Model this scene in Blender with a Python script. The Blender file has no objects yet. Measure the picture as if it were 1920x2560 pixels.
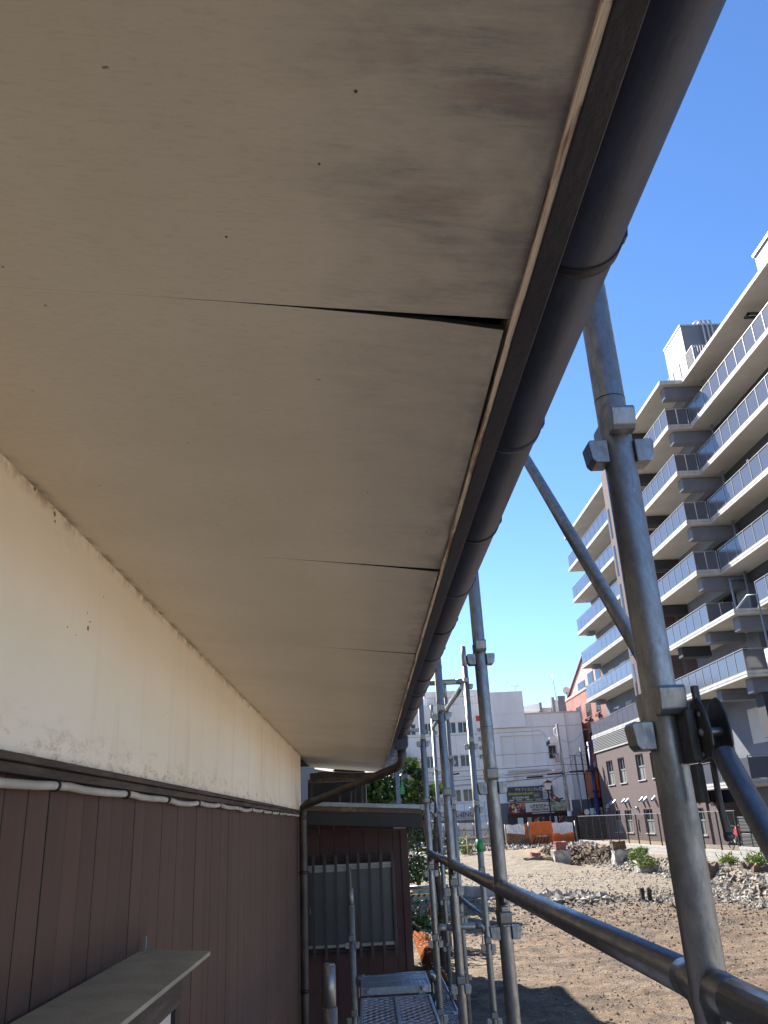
import bpy, bmesh, math, random
import numpy as np
from mathutils import Matrix, Vector
random.seed(7); rng = np.random.default_rng(7)
R_ = math.radians
scene = bpy.context.scene
COL = scene.collection

# ------------------------------------------------------------------ camera
cam = bpy.data.cameras.new("camera"); cam_o = bpy.data.objects.new("camera", cam); COL.objects.link(cam_o)
cam.sensor_fit = 'VERTICAL'; cam.sensor_height = 36.0; cam.lens = 28.268
cam.clip_start = 0.02; cam.clip_end = 3000
CR = ((0.9987, 0.0386, -0.0344), (-0.0181, -0.3617, -0.9321), (-0.0484, 0.9315, -0.3605))
# orthonormal camera basis: right, up, back
_b = Vector((CR[0][2], CR[1][2], CR[2][2])).normalized()
_r = Vector((CR[0][0], CR[1][0], CR[2][0])); _r = (_r - _b * _r.dot(_b)).normalized(); _u = _b.cross(_r)
cam_o.matrix_world = Matrix(((_r.x, _u.x, _b.x, 0), (_r.y, _u.y, _b.y, 0), (_r.z, _u.z, _b.z, 0), (0, 0, 0, 1)))
scene.camera = cam_o

# ------------------------------------------------------------------ light
EL = R_(40); AZ = R_(-27.8)
to_sun = Vector((math.sin(AZ) * math.cos(EL), math.cos(AZ) * math.cos(EL), math.sin(EL)))
world = bpy.data.worlds.new("World"); scene.world = world; world.use_nodes = True
wn = world.node_tree.nodes; wl = world.node_tree.links
bg = wn["Background"]; sky = wn.new("ShaderNodeTexSky"); sky.sky_type = 'NISHITA'; sky.sun_disc = False
sky.sun_elevation = EL; sky.sun_rotation = AZ; sky.air_density = 0.9; sky.dust_density = 0.0; sky.ozone_density = 4.0
hs = wn.new("ShaderNodeHueSaturation"); hs.inputs["Saturation"].default_value = 1.12; hs.inputs["Value"].default_value = 0.85
tint = wn.new('ShaderNodeMix'); tint.data_type = 'RGBA'; tint.blend_type = 'MULTIPLY'; tint.inputs[0].default_value = 1.0; tint.inputs[7].default_value = (0.94, 0.89, 0.94, 1)
wl.new(sky.outputs[0], hs.inputs["Color"]); wl.new(hs.outputs[0], tint.inputs[6]); wl.new(tint.outputs[2], bg.inputs[0]); bg.inputs[1].default_value = 0.085
sl = bpy.data.lights.new("sun", 'SUN'); sl.energy = 4.0; sl.angle = R_(0.53); sl.color = (1.0, 0.95, 0.87)
so = bpy.data.objects.new("sun", sl); COL.objects.link(so); so.rotation_euler = to_sun.to_track_quat('Z', 'Y').to_euler()
scene.view_settings.view_transform = 'Standard'; scene.view_settings.look = 'None'
scene.view_settings.gamma = 1; scene.view_settings.use_curve_mapping = False
scene.view_settings.exposure = 1.95

# ------------------------------------------------------------------ materials
def mat(name, col, rough=0.7, metal=0.0, var=0.0, vscale=3.0, bump=0.0, bscale=60.0, stretch=(1, 1, 1), col2=None, spec=0.5, detail=6.0, c2pos=(0.42, 0.62), rvar=0.0):
    m = bpy.data.materials.new(name); m.use_nodes = True
    n = m.node_tree.nodes; l = m.node_tree.links; p = n["Principled BSDF"]
    p.inputs["Base Color"].default_value = (*col, 1); p.inputs["Roughness"].default_value = rough
    p.inputs["Metallic"].default_value = metal; p.inputs["Specular IOR Level"].default_value = spec
    if var or bump or col2 or rvar:
        tc = n.new("ShaderNodeTexCoord"); mp = n.new("ShaderNodeMapping"); mp.inputs["Scale"].default_value = stretch
        l.new(tc.outputs["Object"], mp.inputs[0])
        nz = n.new("ShaderNodeTexNoise"); nz.inputs["Scale"].default_value = vscale; nz.inputs["Detail"].default_value = detail
        nz.inputs["Roughness"].default_value = 0.62
        l.new(mp.outputs[0], nz.inputs["Vector"])
        if var or col2:
            cr = n.new("ShaderNodeValToRGB"); l.new(nz.outputs["Fac"], cr.inputs[0])
            a = tuple(min(1, c * (1 - var)) for c in col); b = col2 if col2 else tuple(min(1, c * (1 + var)) for c in col)
            cr.color_ramp.elements[0].color = (*a, 1); cr.color_ramp.elements[0].position = c2pos[0]
            cr.color_ramp.elements[1].color = (*b, 1); cr.color_ramp.elements[1].position = c2pos[1]
            l.new(cr.outputs[0], p.inputs["Base Color"])
        if rvar:
            mr = n.new("ShaderNodeMapRange"); mr.inputs[3].default_value = rough - rvar; mr.inputs[4].default_value = rough + rvar
            l.new(nz.outputs["Fac"], mr.inputs[0]); l.new(mr.outputs[0], p.inputs["Roughness"])
        if bump:
            nb = n.new("ShaderNodeTexNoise"); nb.inputs["Scale"].default_value = bscale; nb.inputs["Detail"].default_value = 4
            l.new(mp.outputs[0], nb.inputs["Vector"])
            bp = n.new("ShaderNodeBump"); bp.inputs["Strength"].default_value = bump; bp.inputs["Distance"].default_value = 0.01
            l.new(nb.outputs["Fac"], bp.inputs["Height"]); l.new(bp.outputs[0], p.inputs["Normal"])
    return m

class NT:
    """small helper for longer node graphs"""
    def __init__(s, m): s.n = m.node_tree.nodes; s.l = m.node_tree.links; s.p = s.n["Principled BSDF"]
    def obj(s):
        return s.n.new("ShaderNodeTexCoord").outputs["Object"]
    def map(s, v, sc=(1, 1, 1), loc=(0, 0, 0)):
        m = s.n.new("ShaderNodeMapping"); m.inputs["Scale"].default_value = sc; m.inputs["Location"].default_value = loc; s.l.new(v, m.inputs[0]); return m.outputs[0]
    def noise(s, v, scale, detail=6, rough=0.6, dist=0.0):
        m = s.n.new("ShaderNodeTexNoise"); m.inputs["Scale"].default_value = scale; m.inputs["Detail"].default_value = detail
        m.inputs["Roughness"].default_value = rough; m.inputs["Distortion"].default_value = dist; s.l.new(v, m.inputs["Vector"]); return m.outputs["Fac"]
    def ramp(s, f, a, b, ca=(0, 0, 0), cb=(1, 1, 1)):
        m = s.n.new("ShaderNodeValToRGB"); s.l.new(f, m.inputs[0]); e = m.color_ramp.elements
        e[0].position = a; e[0].color = (*ca, 1); e[1].position = b; e[1].color = (*cb, 1); return m.outputs[0]
    def rng(s, f, a, b, c=0.0, d=1.0, smooth=True):
        m = s.n.new("ShaderNodeMapRange"); m.inputs[1].default_value = a; m.inputs[2].default_value = b; m.inputs[3].default_value = c; m.inputs[4].default_value = d
        if smooth: m.interpolation_type = 'SMOOTHSTEP'
        s.l.new(f, m.inputs[0]); return m.outputs[0]
    def math(s, op, a, b):
        m = s.n.new("ShaderNodeMath"); m.operation = op
        for i, q in enumerate((a, b)):
            if isinstance(q, (int, float)): m.inputs[i].default_value = q
            else: s.l.new(q, m.inputs[i])
        return m.outputs[0]
    def mix(s, f, a, b):
        m = s.n.new("ShaderNodeMix"); m.data_type = 'RGBA'
        for i, q in ((0, f), (6, a), (7, b)):
            if isinstance(q, (int, float)): m.inputs[i].default_value = q
            elif isinstance(q, tuple): m.inputs[i].default_value = (*q, 1)
            else: s.l.new(q, m.inputs[i])
        return m.outputs[2]
    def sep(s, v):
        m = s.n.new("ShaderNodeSeparateXYZ"); s.l.new(v, m.inputs[0]); return m.outputs
    def bump(s, h, st, dist=0.01):
        m = s.n.new("ShaderNodeBump"); m.inputs["Strength"].default_value = st; m.inputs["Distance"].default_value = dist
        s.l.new(h, m.inputs["Height"]); s.l.new(m.outputs[0], s.p.inputs["Normal"])
    def color(s, c): s.l.new(c, s.p.inputs["Base Color"])

def newmat(name, rough=0.7, metal=0.0):
    m = bpy.data.materials.new(name); m.use_nodes = True; t = NT(m)
    t.p.inputs["Roughness"].default_value = rough; t.p.inputs["Metallic"].default_value = metal
    return m, t

# soffit board: painted flexible board, mildew and water stains along its outer edge
def make_soffit():
    m, t = newmat("soffit_board", 0.85)
    v = t.obj(); s = t.sep(v)
    streak = t.noise(t.map(v, (9, 75, 1)), 1.0, 8, 0.72)
    fine = t.noise(t.map(v, (60, 300, 1)), 1.0, 4, 0.7)
    big = t.noise(v, 2.2, 4)
    c = t.mix(t.ramp(big, 0.3, 0.7), (0.73, 0.635, 0.475), (0.82, 0.72, 0.56))
    c = t.mix(t.math('MULTIPLY', t.ramp(fine, 0.5, 0.75), 0.28), c, (0.40, 0.33, 0.24))
    # grey mildew towards the outer edge, broken up
    edge = t.rng(s[0], -0.10, 0.17)
    n1 = t.ramp(t.noise(t.map(v, (5, 9, 1)), 1.3, 8, 0.7), 0.40, 0.62)
    far = t.rng(s[1], 1.1, 0.5, 0.25, 1.0)
    g = t.math('MULTIPLY', t.math('MULTIPLY', t.math('MULTIPLY', edge, n1), t.ramp(streak, 0.32, 0.6)), far)
    c = t.mix(t.math('MULTIPLY', g, 0.95), c, (0.155, 0.14, 0.14))
    # brown water marks
    w = t.math('MULTIPLY', t.math('MULTIPLY', t.ramp(t.noise(t.map(v, (3, 7, 1), (4, 1, 0)), 1.6, 5, 0.55, 0.6), 0.56, 0.66), t.rng(s[0], -0.10, 0.12)), t.rng(s[1], 1.1, 0.6, 0.08, 0.45))
    c = t.mix(w, c, (0.36, 0.22, 0.15))
    e2 = t.math('MULTIPLY', t.rng(s[0], 0.11, 0.178), t.ramp(t.noise(t.map(v, (8, 5, 1)), 2.0, 8), 0.38, 0.6))
    gq = t.math('MULTIPLY', t.rng(s[0], -0.10, 0.17), 0.46)
    c = t.mix(gq, c, (0.34, 0.30, 0.28))
    c = t.mix(t.math('MULTIPLY', e2, 0.55), c, (0.16, 0.135, 0.13))
    # dirt line against the wall
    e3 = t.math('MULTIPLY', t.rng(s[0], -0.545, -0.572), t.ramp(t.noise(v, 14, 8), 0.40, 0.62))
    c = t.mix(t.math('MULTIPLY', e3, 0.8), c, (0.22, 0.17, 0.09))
    sp = t.ramp(t.noise(t.map(v, (1, 1.6, 1)), 34, 2), 0.765, 0.80)
    c = t.mix(t.math('MULTIPLY', sp, 0.75), c, (0.12, 0.10, 0.08))
    t.color(c); t.bump(t.math('ADD', streak, t.math('MULTIPLY', fine, 0.6)), 0.16, 0.002)
    return m
def make_plaster():
    m, t = newmat("cream_plaster", 0.9)
    v = t.obj(); s = t.sep(v)
    c = t.mix(t.ramp(t.noise(v, 1.7, 4), 0.35, 0.7), (0.90, 0.81, 0.66), (0.94, 0.88, 0.76))
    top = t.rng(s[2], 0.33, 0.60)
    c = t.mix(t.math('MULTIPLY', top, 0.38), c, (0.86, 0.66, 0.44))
    low = t.rng(s[2], 0.235, 0.138)
    dn = t.ramp(t.noise(t.map(v, (1, 5, 14)), 2.4, 10, 0.8, 0.15), 0.50, 0.66)
    d = t.math('MULTIPLY', t.math('MULTIPLY', low, dn), 0.75)
    c = t.mix(d, c, (0.30, 0.21, 0.10))
    st = t.math('MULTIPLY', t.ramp(t.noise(t.map(v, (1, 9, 1.1)), 1.3, 6, 0.6), 0.56, 0.72), t.rng(s[1], 2.0, 6.5, 0.15, 0.55))
    c = t.mix(st, c, (0.55, 0.36, 0.17))
    ol = t.math('MULTIPLY', t.ramp(t.noise(t.map(v, (1, 2.4, 3)), 1.5, 10, 0.8, 0.3), 0.60, 0.70), 0.22)
    c = t.mix(ol, c, (0.42, 0.37, 0.20))
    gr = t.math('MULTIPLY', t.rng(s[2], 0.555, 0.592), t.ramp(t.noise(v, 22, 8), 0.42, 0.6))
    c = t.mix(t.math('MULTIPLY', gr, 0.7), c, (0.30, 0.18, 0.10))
    hole = t.ramp(t.noise(v, 19, 2), 0.78, 0.80)
    c = t.mix(t.math('MULTIPLY', hole, 0.8), c, (0.22, 0.15, 0.08))
    t.color(c); t.bump(t.noise(v, 60, 6), 0.25, 0.003)
    return m
def make_plank(name, a, b, scl=(160, 160, 5)):
    m, t = newmat(name, 0.62)
    v = t.obj(); s = t.sep(v)
    oi = t.n.new("ShaderNodeObjectInfo")
    g = t.noise(t.map(v, scl), 1.0, 5, 0.65)
    c = t.mix(t.ramp(g, 0.25, 0.85), a, b)
    c = t.mix(t.math('MULTIPLY', t.ramp(t.noise(t.map(v, (1, 1.2, 0.7)), 1.5, 5), 0.4, 0.7), 0.3), c, (0.115, 0.088, 0.076))
    hv = t.n.new("ShaderNodeHueSaturation"); t.l.new(c, hv.inputs["Color"])
    t.l.new(t.rng(oi.outputs["Random"], 0, 1, 0.88, 1.12, False), hv.inputs["Value"])
    t.color(hv.outputs[0]); t.bump(g, 0.25, 0.002)
    return m
def make_galv(name, base=(0.32, 0.325, 0.325), metal=0.78, rough=0.42, dark=0.66, st=(1, 1, 0.4)):
    m, t = newmat(name, rough, metal)
    v = t.obj()
    n1 = t.noise(t.map(v, st), 55, 8, 0.72, 0.2); n2 = t.noise(t.map(v, st), 7, 5, 0.6)
    c = t.mix(t.ramp(n1, 0.32, 0.68), tuple(x * dark for x in base), tuple(x * 1.2 for x in base))
    c = t.mix(t.math('MULTIPLY', t.ramp(n2, 0.40, 0.70), 0.35), c, tuple(x * 0.55 for x in base))
    sc = t.ramp(t.noise(t.map(v, tuple(q * 1.5 for q in st), (3, 1, 2)), 45, 6, 0.85), 0.62, 0.70)
    c = t.mix(t.math('MULTIPLY', sc, 0.55), c, (0.09, 0.07, 0.055))
    wsp = t.ramp(t.noise(t.map(v, (1, 1, 1), (7, 3, 9)), 95, 3, 0.6), 0.70, 0.73)
    c = t.mix(t.math('MULTIPLY', wsp, 0.6), c, (0.55, 0.54, 0.50))
    t.color(c); t.l.new(t.rng(n1, 0.3, 0.7, rough + 0.12, rough - 0.06), t.p.inputs["Roughness"])
    t.bump(t.noise(v, 140, 5), 0.15, 0.001)
    return m
def make_ground():
    m, t = newmat("demolition_dirt", 0.95)
    v = t.obj(); s = t.sep(v)
    n1 = t.noise(v, 0.35, 7, 0.6, 0.3); n2 = t.noise(v, 2.6, 8, 0.7); n3 = t.noise(v, 14, 6, 0.7)
    tan = t.mix(t.ramp(n2, 0.3, 0.7), (0.140, 0.092, 0.052), (0.25, 0.178, 0.108))
    brown = t.mix(t.ramp(n2, 0.3, 0.7), (0.095, 0.056, 0.029), (0.205, 0.132, 0.074))
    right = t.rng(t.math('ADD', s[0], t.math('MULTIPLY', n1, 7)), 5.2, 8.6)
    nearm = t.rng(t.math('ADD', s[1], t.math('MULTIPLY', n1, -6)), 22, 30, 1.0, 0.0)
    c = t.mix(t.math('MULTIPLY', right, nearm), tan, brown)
    pale = t.mix(t.ramp(n2, 0.3, 0.7), (0.155, 0.122, 0.082), (0.235, 0.195, 0.142))
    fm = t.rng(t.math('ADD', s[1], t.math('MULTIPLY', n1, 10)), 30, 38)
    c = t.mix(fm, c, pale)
    tr = t.ramp(t.noise(t.map(v, (0.35, 1.5, 1)), 1.2, 6, 0.6, 1.0), 0.5, 0.66)
    c = t.mix(t.math('MULTIPLY', tr, 0.4), c, (0.29, 0.24, 0.17))
    # pale ground added near and out of view to bounce light onto the eave
    bounce_ground = t.rng(t.math('ADD', s[1], t.math('MULTIPLY', n1, 3)), 9.5, 7.5)
    c = t.mix(bounce_ground, c, t.mix(t.ramp(n2, 0.3, 0.7), (0.44, 0.38, 0.30), (0.57, 0.50, 0.41)))
    yb = t.math('MULTIPLY', t.rng(s[1], 47, 52), t.rng(s[0], 8.5, 10.5))
    c = t.mix(t.math('MULTIPLY', yb, 0.7), c, (0.27, 0.18, 0.09))
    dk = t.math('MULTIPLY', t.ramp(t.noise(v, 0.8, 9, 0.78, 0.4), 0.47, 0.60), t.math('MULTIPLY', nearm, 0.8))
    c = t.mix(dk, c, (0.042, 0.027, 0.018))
    c = t.mix(t.math('MULTIPLY', t.ramp(n3, 0.56, 0.68), 0.28), c, (0.30, 0.25, 0.19))
    vo = t.n.new("ShaderNodeTexVoronoi"); vo.inputs["Scale"].default_value = 13; t.l.new(v, vo.inputs["Vector"])
    fl = t.math('MULTIPLY', t.ramp(vo.outputs["Distance"], 0.10, 0.17, (1, 1, 1), (0, 0, 0)), t.ramp(t.noise(v, 5, 3), 0.5, 0.56))
    c = t.mix(t.math('MULTIPLY', fl, 0.85), c, (0.60, 0.56, 0.50))
    t.color(c); t.bump(t.math('ADD', n3, t.math('MULTIPLY', n2, 1.6)), 0.9, 0.06)
    return m

M = {}
M['soffit'] = make_soffit()
M['plaster'] = make_plaster()
M['chip'] = mat('exposed_brown_render', (0.26, 0.19, 0.11), 0.95, 0, 0.3, 60)
M['plank'] = make_plank("brown_siding", (0.068, 0.034, 0.026), (0.116, 0.063, 0.047))
M['annex_plank'] = make_plank("dark_red_brown_siding", (0.030, 0.009, 0.008), (0.055, 0.016, 0.013), (160, 60, 4))
M['trim'] = mat("weathered_dark_trim", (0.085, 0.062, 0.052), 0.75, 0, 0.35, 6, 0.3, 80, (4, 0.6, 4))
M['shutter'] = mat('pale_shutter_board', (0.62, 0.55, 0.52), 0.7, 0, 0.1, 5)
M['orange_sheet'] = mat('orange_ground_sheet', (0.19, 0.052, 0.010), 0.95, 0, 0.15, 6, spec=0.05)
M['strip'] = mat("bare_wood_strip", (0.36, 0.20, 0.14), 0.8, 0, 0.15, 9, 0.3, 60, (12, 0.5, 6), col2=(0.82, 0.66, 0.48), c2pos=(0.40, 0.50))
M['fascia'] = mat("dark_fascia_paint", (0.030, 0.024, 0.028), 0.45, 0, 0.18, 5, 0.08, 60, (2, 1, 2))
M['gutter'] = mat("brown_gutter_plastic", (0.038, 0.042, 0.066), 0.46, 0, 0.22, 9, 0.05, 50, (3, 0.8, 3), rvar=0.10)
M['metal_dark'] = mat("dark_bracket_metal", (0.035, 0.028, 0.028), 0.45, 0.4)
M['downpipe'] = mat("dusty_downpipe", (0.062, 0.046, 0.038), 0.5, 0, 0.35, 8, 0.15, 60, rvar=0.1)
M['conduit'] = mat("grey_beige_conduit", (0.50, 0.47, 0.42), 0.6, 0, 0.15, 8, 0.1, 80)
M['hood'] = mat("olive_grey_sheet", (0.37, 0.335, 0.25), 0.75, 0, 0.12, 9, 0.25, 180)
M['galv'] = make_galv("galvanised_steel")
M['galv_lt'] = make_galv("bright_galvanised_steel", (0.30, 0.31, 0.295), 0.7, 0.45, 0.72)
M['galv_y'] = make_galv("galvanised_rail_steel", (0.30, 0.305, 0.315), 0.82, 0.34, 0.72, (1, 0.25, 1))
M['galv_mesh'] = make_galv("deck_steel", (0.36, 0.39, 0.43), 0.6, 0.42, 0.75, (1, 1, 1))
M['black'] = mat("black_paint", (0.011, 0.011, 0.012), 0.5)
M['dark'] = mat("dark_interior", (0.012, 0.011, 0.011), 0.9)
M['oldwood'] = mat("old_dark_wood", (0.045, 0.032, 0.024), 0.8, 0, 0.4, 6, 0.3, 60)
M['roofmetal'] = mat("blue_grey_roof_sheet", (0.34, 0.37, 0.40), 0.4, 0.2, 0.2, 5)
M['rust'] = mat("rusty_edge", (0.16, 0.11, 0.08), 0.8, 0.1, 0.3, 4, 0.2, 60, col2=(0.33, 0.15, 0.06), c2pos=(0.55, 0.65))
M['tile'] = mat("roof_tile_grey", (0.11, 0.11, 0.12), 0.5, 0, 0.3, 3)
M['ground'] = make_ground()
M['rock'] = mat("rubble_stone", (0.17, 0.138, 0.10), 0.9, 0, 0.3, 1.5, col2=(0.36, 0.32, 0.265), c2pos=(0.4, 0.6))
M['clod'] = mat("soil_clods", (0.11, 0.07, 0.04), 0.95, 0, 0.3, 1.5, col2=(0.24, 0.17, 0.105))
M['concrete'] = mat("concrete", (0.30, 0.285, 0.26), 0.9, 0, 0.3, 2.0, 0.5, 20)
M['concrete_rough'] = mat("broken_concrete", (0.34, 0.31, 0.27), 0.95, 0, 0.2, 3.0, 1.0, 12, col2=(0.60, 0.56, 0.49))
M['asphalt'] = mat("asphalt", (0.05, 0.05, 0.052), 0.9, 0, 0.2, 4)
M['slab'] = mat("white_balcony_edge", (0.42, 0.41, 0.39), 0.75, 0, 0.14, 2.5, stretch=(1, 1, 0.15))
M['slab_under'] = mat("pale_grey_balcony_underside", (0.44, 0.425, 0.40), 0.85, 0, 0.05, 0.8)
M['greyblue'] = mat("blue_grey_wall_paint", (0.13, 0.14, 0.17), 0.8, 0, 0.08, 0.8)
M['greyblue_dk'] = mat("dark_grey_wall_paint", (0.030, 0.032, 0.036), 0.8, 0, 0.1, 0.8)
M['rail'] = mat("satin_bronze_rail", (0.30, 0.28, 0.25), 0.35, 0.5)
M['towerlt'] = mat("pale_grey_panel", (0.20, 0.215, 0.215), 0.6, 0, 0.06, 0.6)
M['frame_white'] = mat("aluminium_frame", (0.36, 0.36, 0.35), 0.4, 0.3)
M['ac'] = mat("white_plastic", (0.74, 0.74, 0.72), 0.5)
M['bluepipe'] = mat("grey_blue_pipe", (0.15, 0.18, 0.22), 0.4)
M['vent'] = mat("stainless_vent", (0.30, 0.30, 0.29), 0.35, 0.5)
M['white_wall'] = mat("white_render", (0.78, 0.82, 0.82), 0.85, 0, 0.07, 0.35, stretch=(1, 1, 0.25))
M['beige_panel'] = mat("cream_cladding", (0.82, 0.81, 0.76), 0.85, 0, 0.05, 0.4)
M['redbrick'] = mat("salmon_brick", (0.27, 0.105, 0.080), 0.85, 0, 0.15, 0.6, 0, 60)
M['pink'] = mat("pale_pink_render", (0.42, 0.27, 0.24), 0.85, 0, 0.12, 0.4)
M['greyband'] = mat("slate_grey_paint", (0.15, 0.16, 0.18), 0.8)
M['orange'] = mat("orange_mesh_plastic", (0.80, 0.17, 0.025), 0.55, 0, 0.12, 3)
M['orange_d'] = mat("orange_painted_panel", (0.42, 0.10, 0.018), 0.6, 0, 0.12, 2)
M['hoard'] = mat("hoarding_sheet", (0.56, 0.52, 0.50), 0.7, 0, 0.08, 0.8)
M['tarp'] = mat("white_tarp", (0.72, 0.72, 0.74), 0.6, 0, 0.08, 2, 0.6, 4)
M['brownpan'] = mat("rusty_brown_sheet", (0.22, 0.12, 0.06), 0.8, 0, 0.3, 1.5)
M['bluepole'] = mat("blue_enamel", (0.012, 0.016, 0.10), 0.4)
M['bamboo'] = mat("pale_wooden_pole", (0.60, 0.47, 0.30), 0.7, 0, 0.15, 3)
M['wire'] = mat("black_cable", (0.03, 0.03, 0.035), 0.6)
M['wire_g'] = mat("grey_cable", (0.15, 0.14, 0.14), 0.6)
M['polecon'] = mat("pole_concrete", (0.33, 0.315, 0.29), 0.85, 0, 0.15, 2)
M['curtain'] = mat("white_curtain", (0.16, 0.17, 0.165), 0.9, 0, 0.08, 3, stretch=(1, 6, 0.3))
M['trunk'] = mat("bark", (0.10, 0.07, 0.05), 0.9, 0, 0.3, 6, 0.5, 30)
M['leaf'] = mat("leaf_green", (0.030, 0.075, 0.022), 0.5, 0, 0.4, 3.0, col2=(0.075, 0.15, 0.03))
M['leaf_y'] = mat("young_yellow_leaf", (0.26, 0.36, 0.035), 0.5, 0, 0.2, 3.0)
M['grass'] = mat("grass_green", (0.20, 0.26, 0.055), 0.7, 0, 0.3, 2.0)
M['red'] = mat("red_plastic", (0.55, 0.04, 0.04), 0.5)
M['green'] = mat("green_tape", (0.01, 0.26, 0.07), 0.5)
M['yellow'] = mat("yellow_paint", (0.65, 0.40, 0.03), 0.6)
M['steak_dark'] = mat("dark_shopfront", (0.03, 0.022, 0.020), 0.5)
M['maroon'] = mat("maroon_awning", (0.11, 0.018, 0.022), 0.6)
M['sign_white'] = mat("ivory_sign_board", (0.66, 0.66, 0.60), 0.5)
M['sign_dark'] = mat("dark_green_grey_board", (0.055, 0.07, 0.065), 0.5)
M['ink'] = mat("black_print", (0.02, 0.018, 0.016), 0.6)
M['ink_white'] = mat("white_print", (0.75, 0.75, 0.75), 0.6)
M['ink_yellow'] = mat("yellow_print", (0.70, 0.62, 0.10), 0.6)
M['ink_grey'] = mat("dark_grey_print", (0.10, 0.10, 0.11), 0.6)

def glass_mat(name, col, rough=0.06, metal=0.0, spec=0.8):
    m = mat(name, col, rough, metal, spec=spec); return m
M['bglass'] = glass_mat("smoked_balcony_glass", (0.092, 0.095, 0.112), 0.14, 0.0, 0.7)
M['bglass2'] = glass_mat("tinted_balcony_glass", (0.092, 0.095, 0.120), 0.12, 0.0, 0.7)
M['wglass'] = glass_mat("window_glass", (0.022, 0.027, 0.031), 0.08, 0.0, 0.4)
M['frost'] = mat("frosted_glass", (0.085, 0.096, 0.100), 0.30, 0, 0.12, 1.5)
def brick_mat(name, a, b, mortar, scale, w=0.5, h=0.25, axis='yz'):
    m, t = newmat(name, 0.9)
    v = t.obj(); s = t.sep(v)
    cb = t.n.new("ShaderNodeCombineXYZ")
    t.l.new(s[1] if axis[0] == 'y' else s[0], cb.inputs[0]); t.l.new(s[2], cb.inputs[1])
    br = t.n.new("ShaderNodeTexBrick"); br.inputs["Scale"].default_value = scale
    br.inputs["Brick Width"].default_value = w; br.inputs["Row Height"].default_value = h; br.inputs["Mortar Size"].default_value = 0.012
    br.inputs["Color1"].default_value = (*a, 1); br.inputs["Color2"].default_value = (*b, 1); br.inputs["Mortar"].default_value = (*mortar, 1)
    t.l.new(cb.outputs[0], br.inputs["Vector"])
    c = t.mix(t.math('MULTIPLY', t.noise(v, 1.2, 6), 0.3), br.outputs["Color"], tuple(x * 0.7 for x in a))
    t.color(c); return m
M['brown_tile'] = brick_mat("mauve_brown_wall_tile", (0.095, 0.066, 0.063), (0.125, 0.088, 0.083), (0.072, 0.052, 0.049), 3.0, 0.6, 0.2)
M['brown_tile_lt'] = M['brown_tile']
M['block'] = brick_mat("concrete_block_wall", (0.34, 0.32, 0.29), (0.40, 0.38, 0.34), (0.20, 0.19, 0.17), 1.0, 0.4, 0.2)
def print_mat(name, bgc, cols, scale):
    m, t = newmat(name, 0.5); v = t.obj()
    c = bgc
    for i, (cc, a, b, off) in enumerate(cols):
        f = t.ramp(t.noise(t.map(v, (1, 1, 1), (off, off * 2, 0)), scale, 3, 0.5, 0.5), a, b)
        c = t.mix(f, c, cc)
    t.color(c); return m
M['food1'] = print_mat("steak_photo_print", (0.05, 0.025, 0.02), [((0.50, 0.12, 0.10), 0.50, 0.55, 1.3), ((0.70, 0.60, 0.50), 0.58, 0.62, 4.1), ((0.65, 0.33, 0.06), 0.60, 0.64, 7.7)], 3.0)
M['food2'] = print_mat("salad_plate_print", (0.42, 0.44, 0.36), [((0.16, 0.30, 0.08), 0.48, 0.55, 2.2), ((0.60, 0.62, 0.50), 0.57, 0.62, 5.0), ((0.60, 0.30, 0.10), 0.63, 0.66, 9.7)], 3.0)

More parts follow.
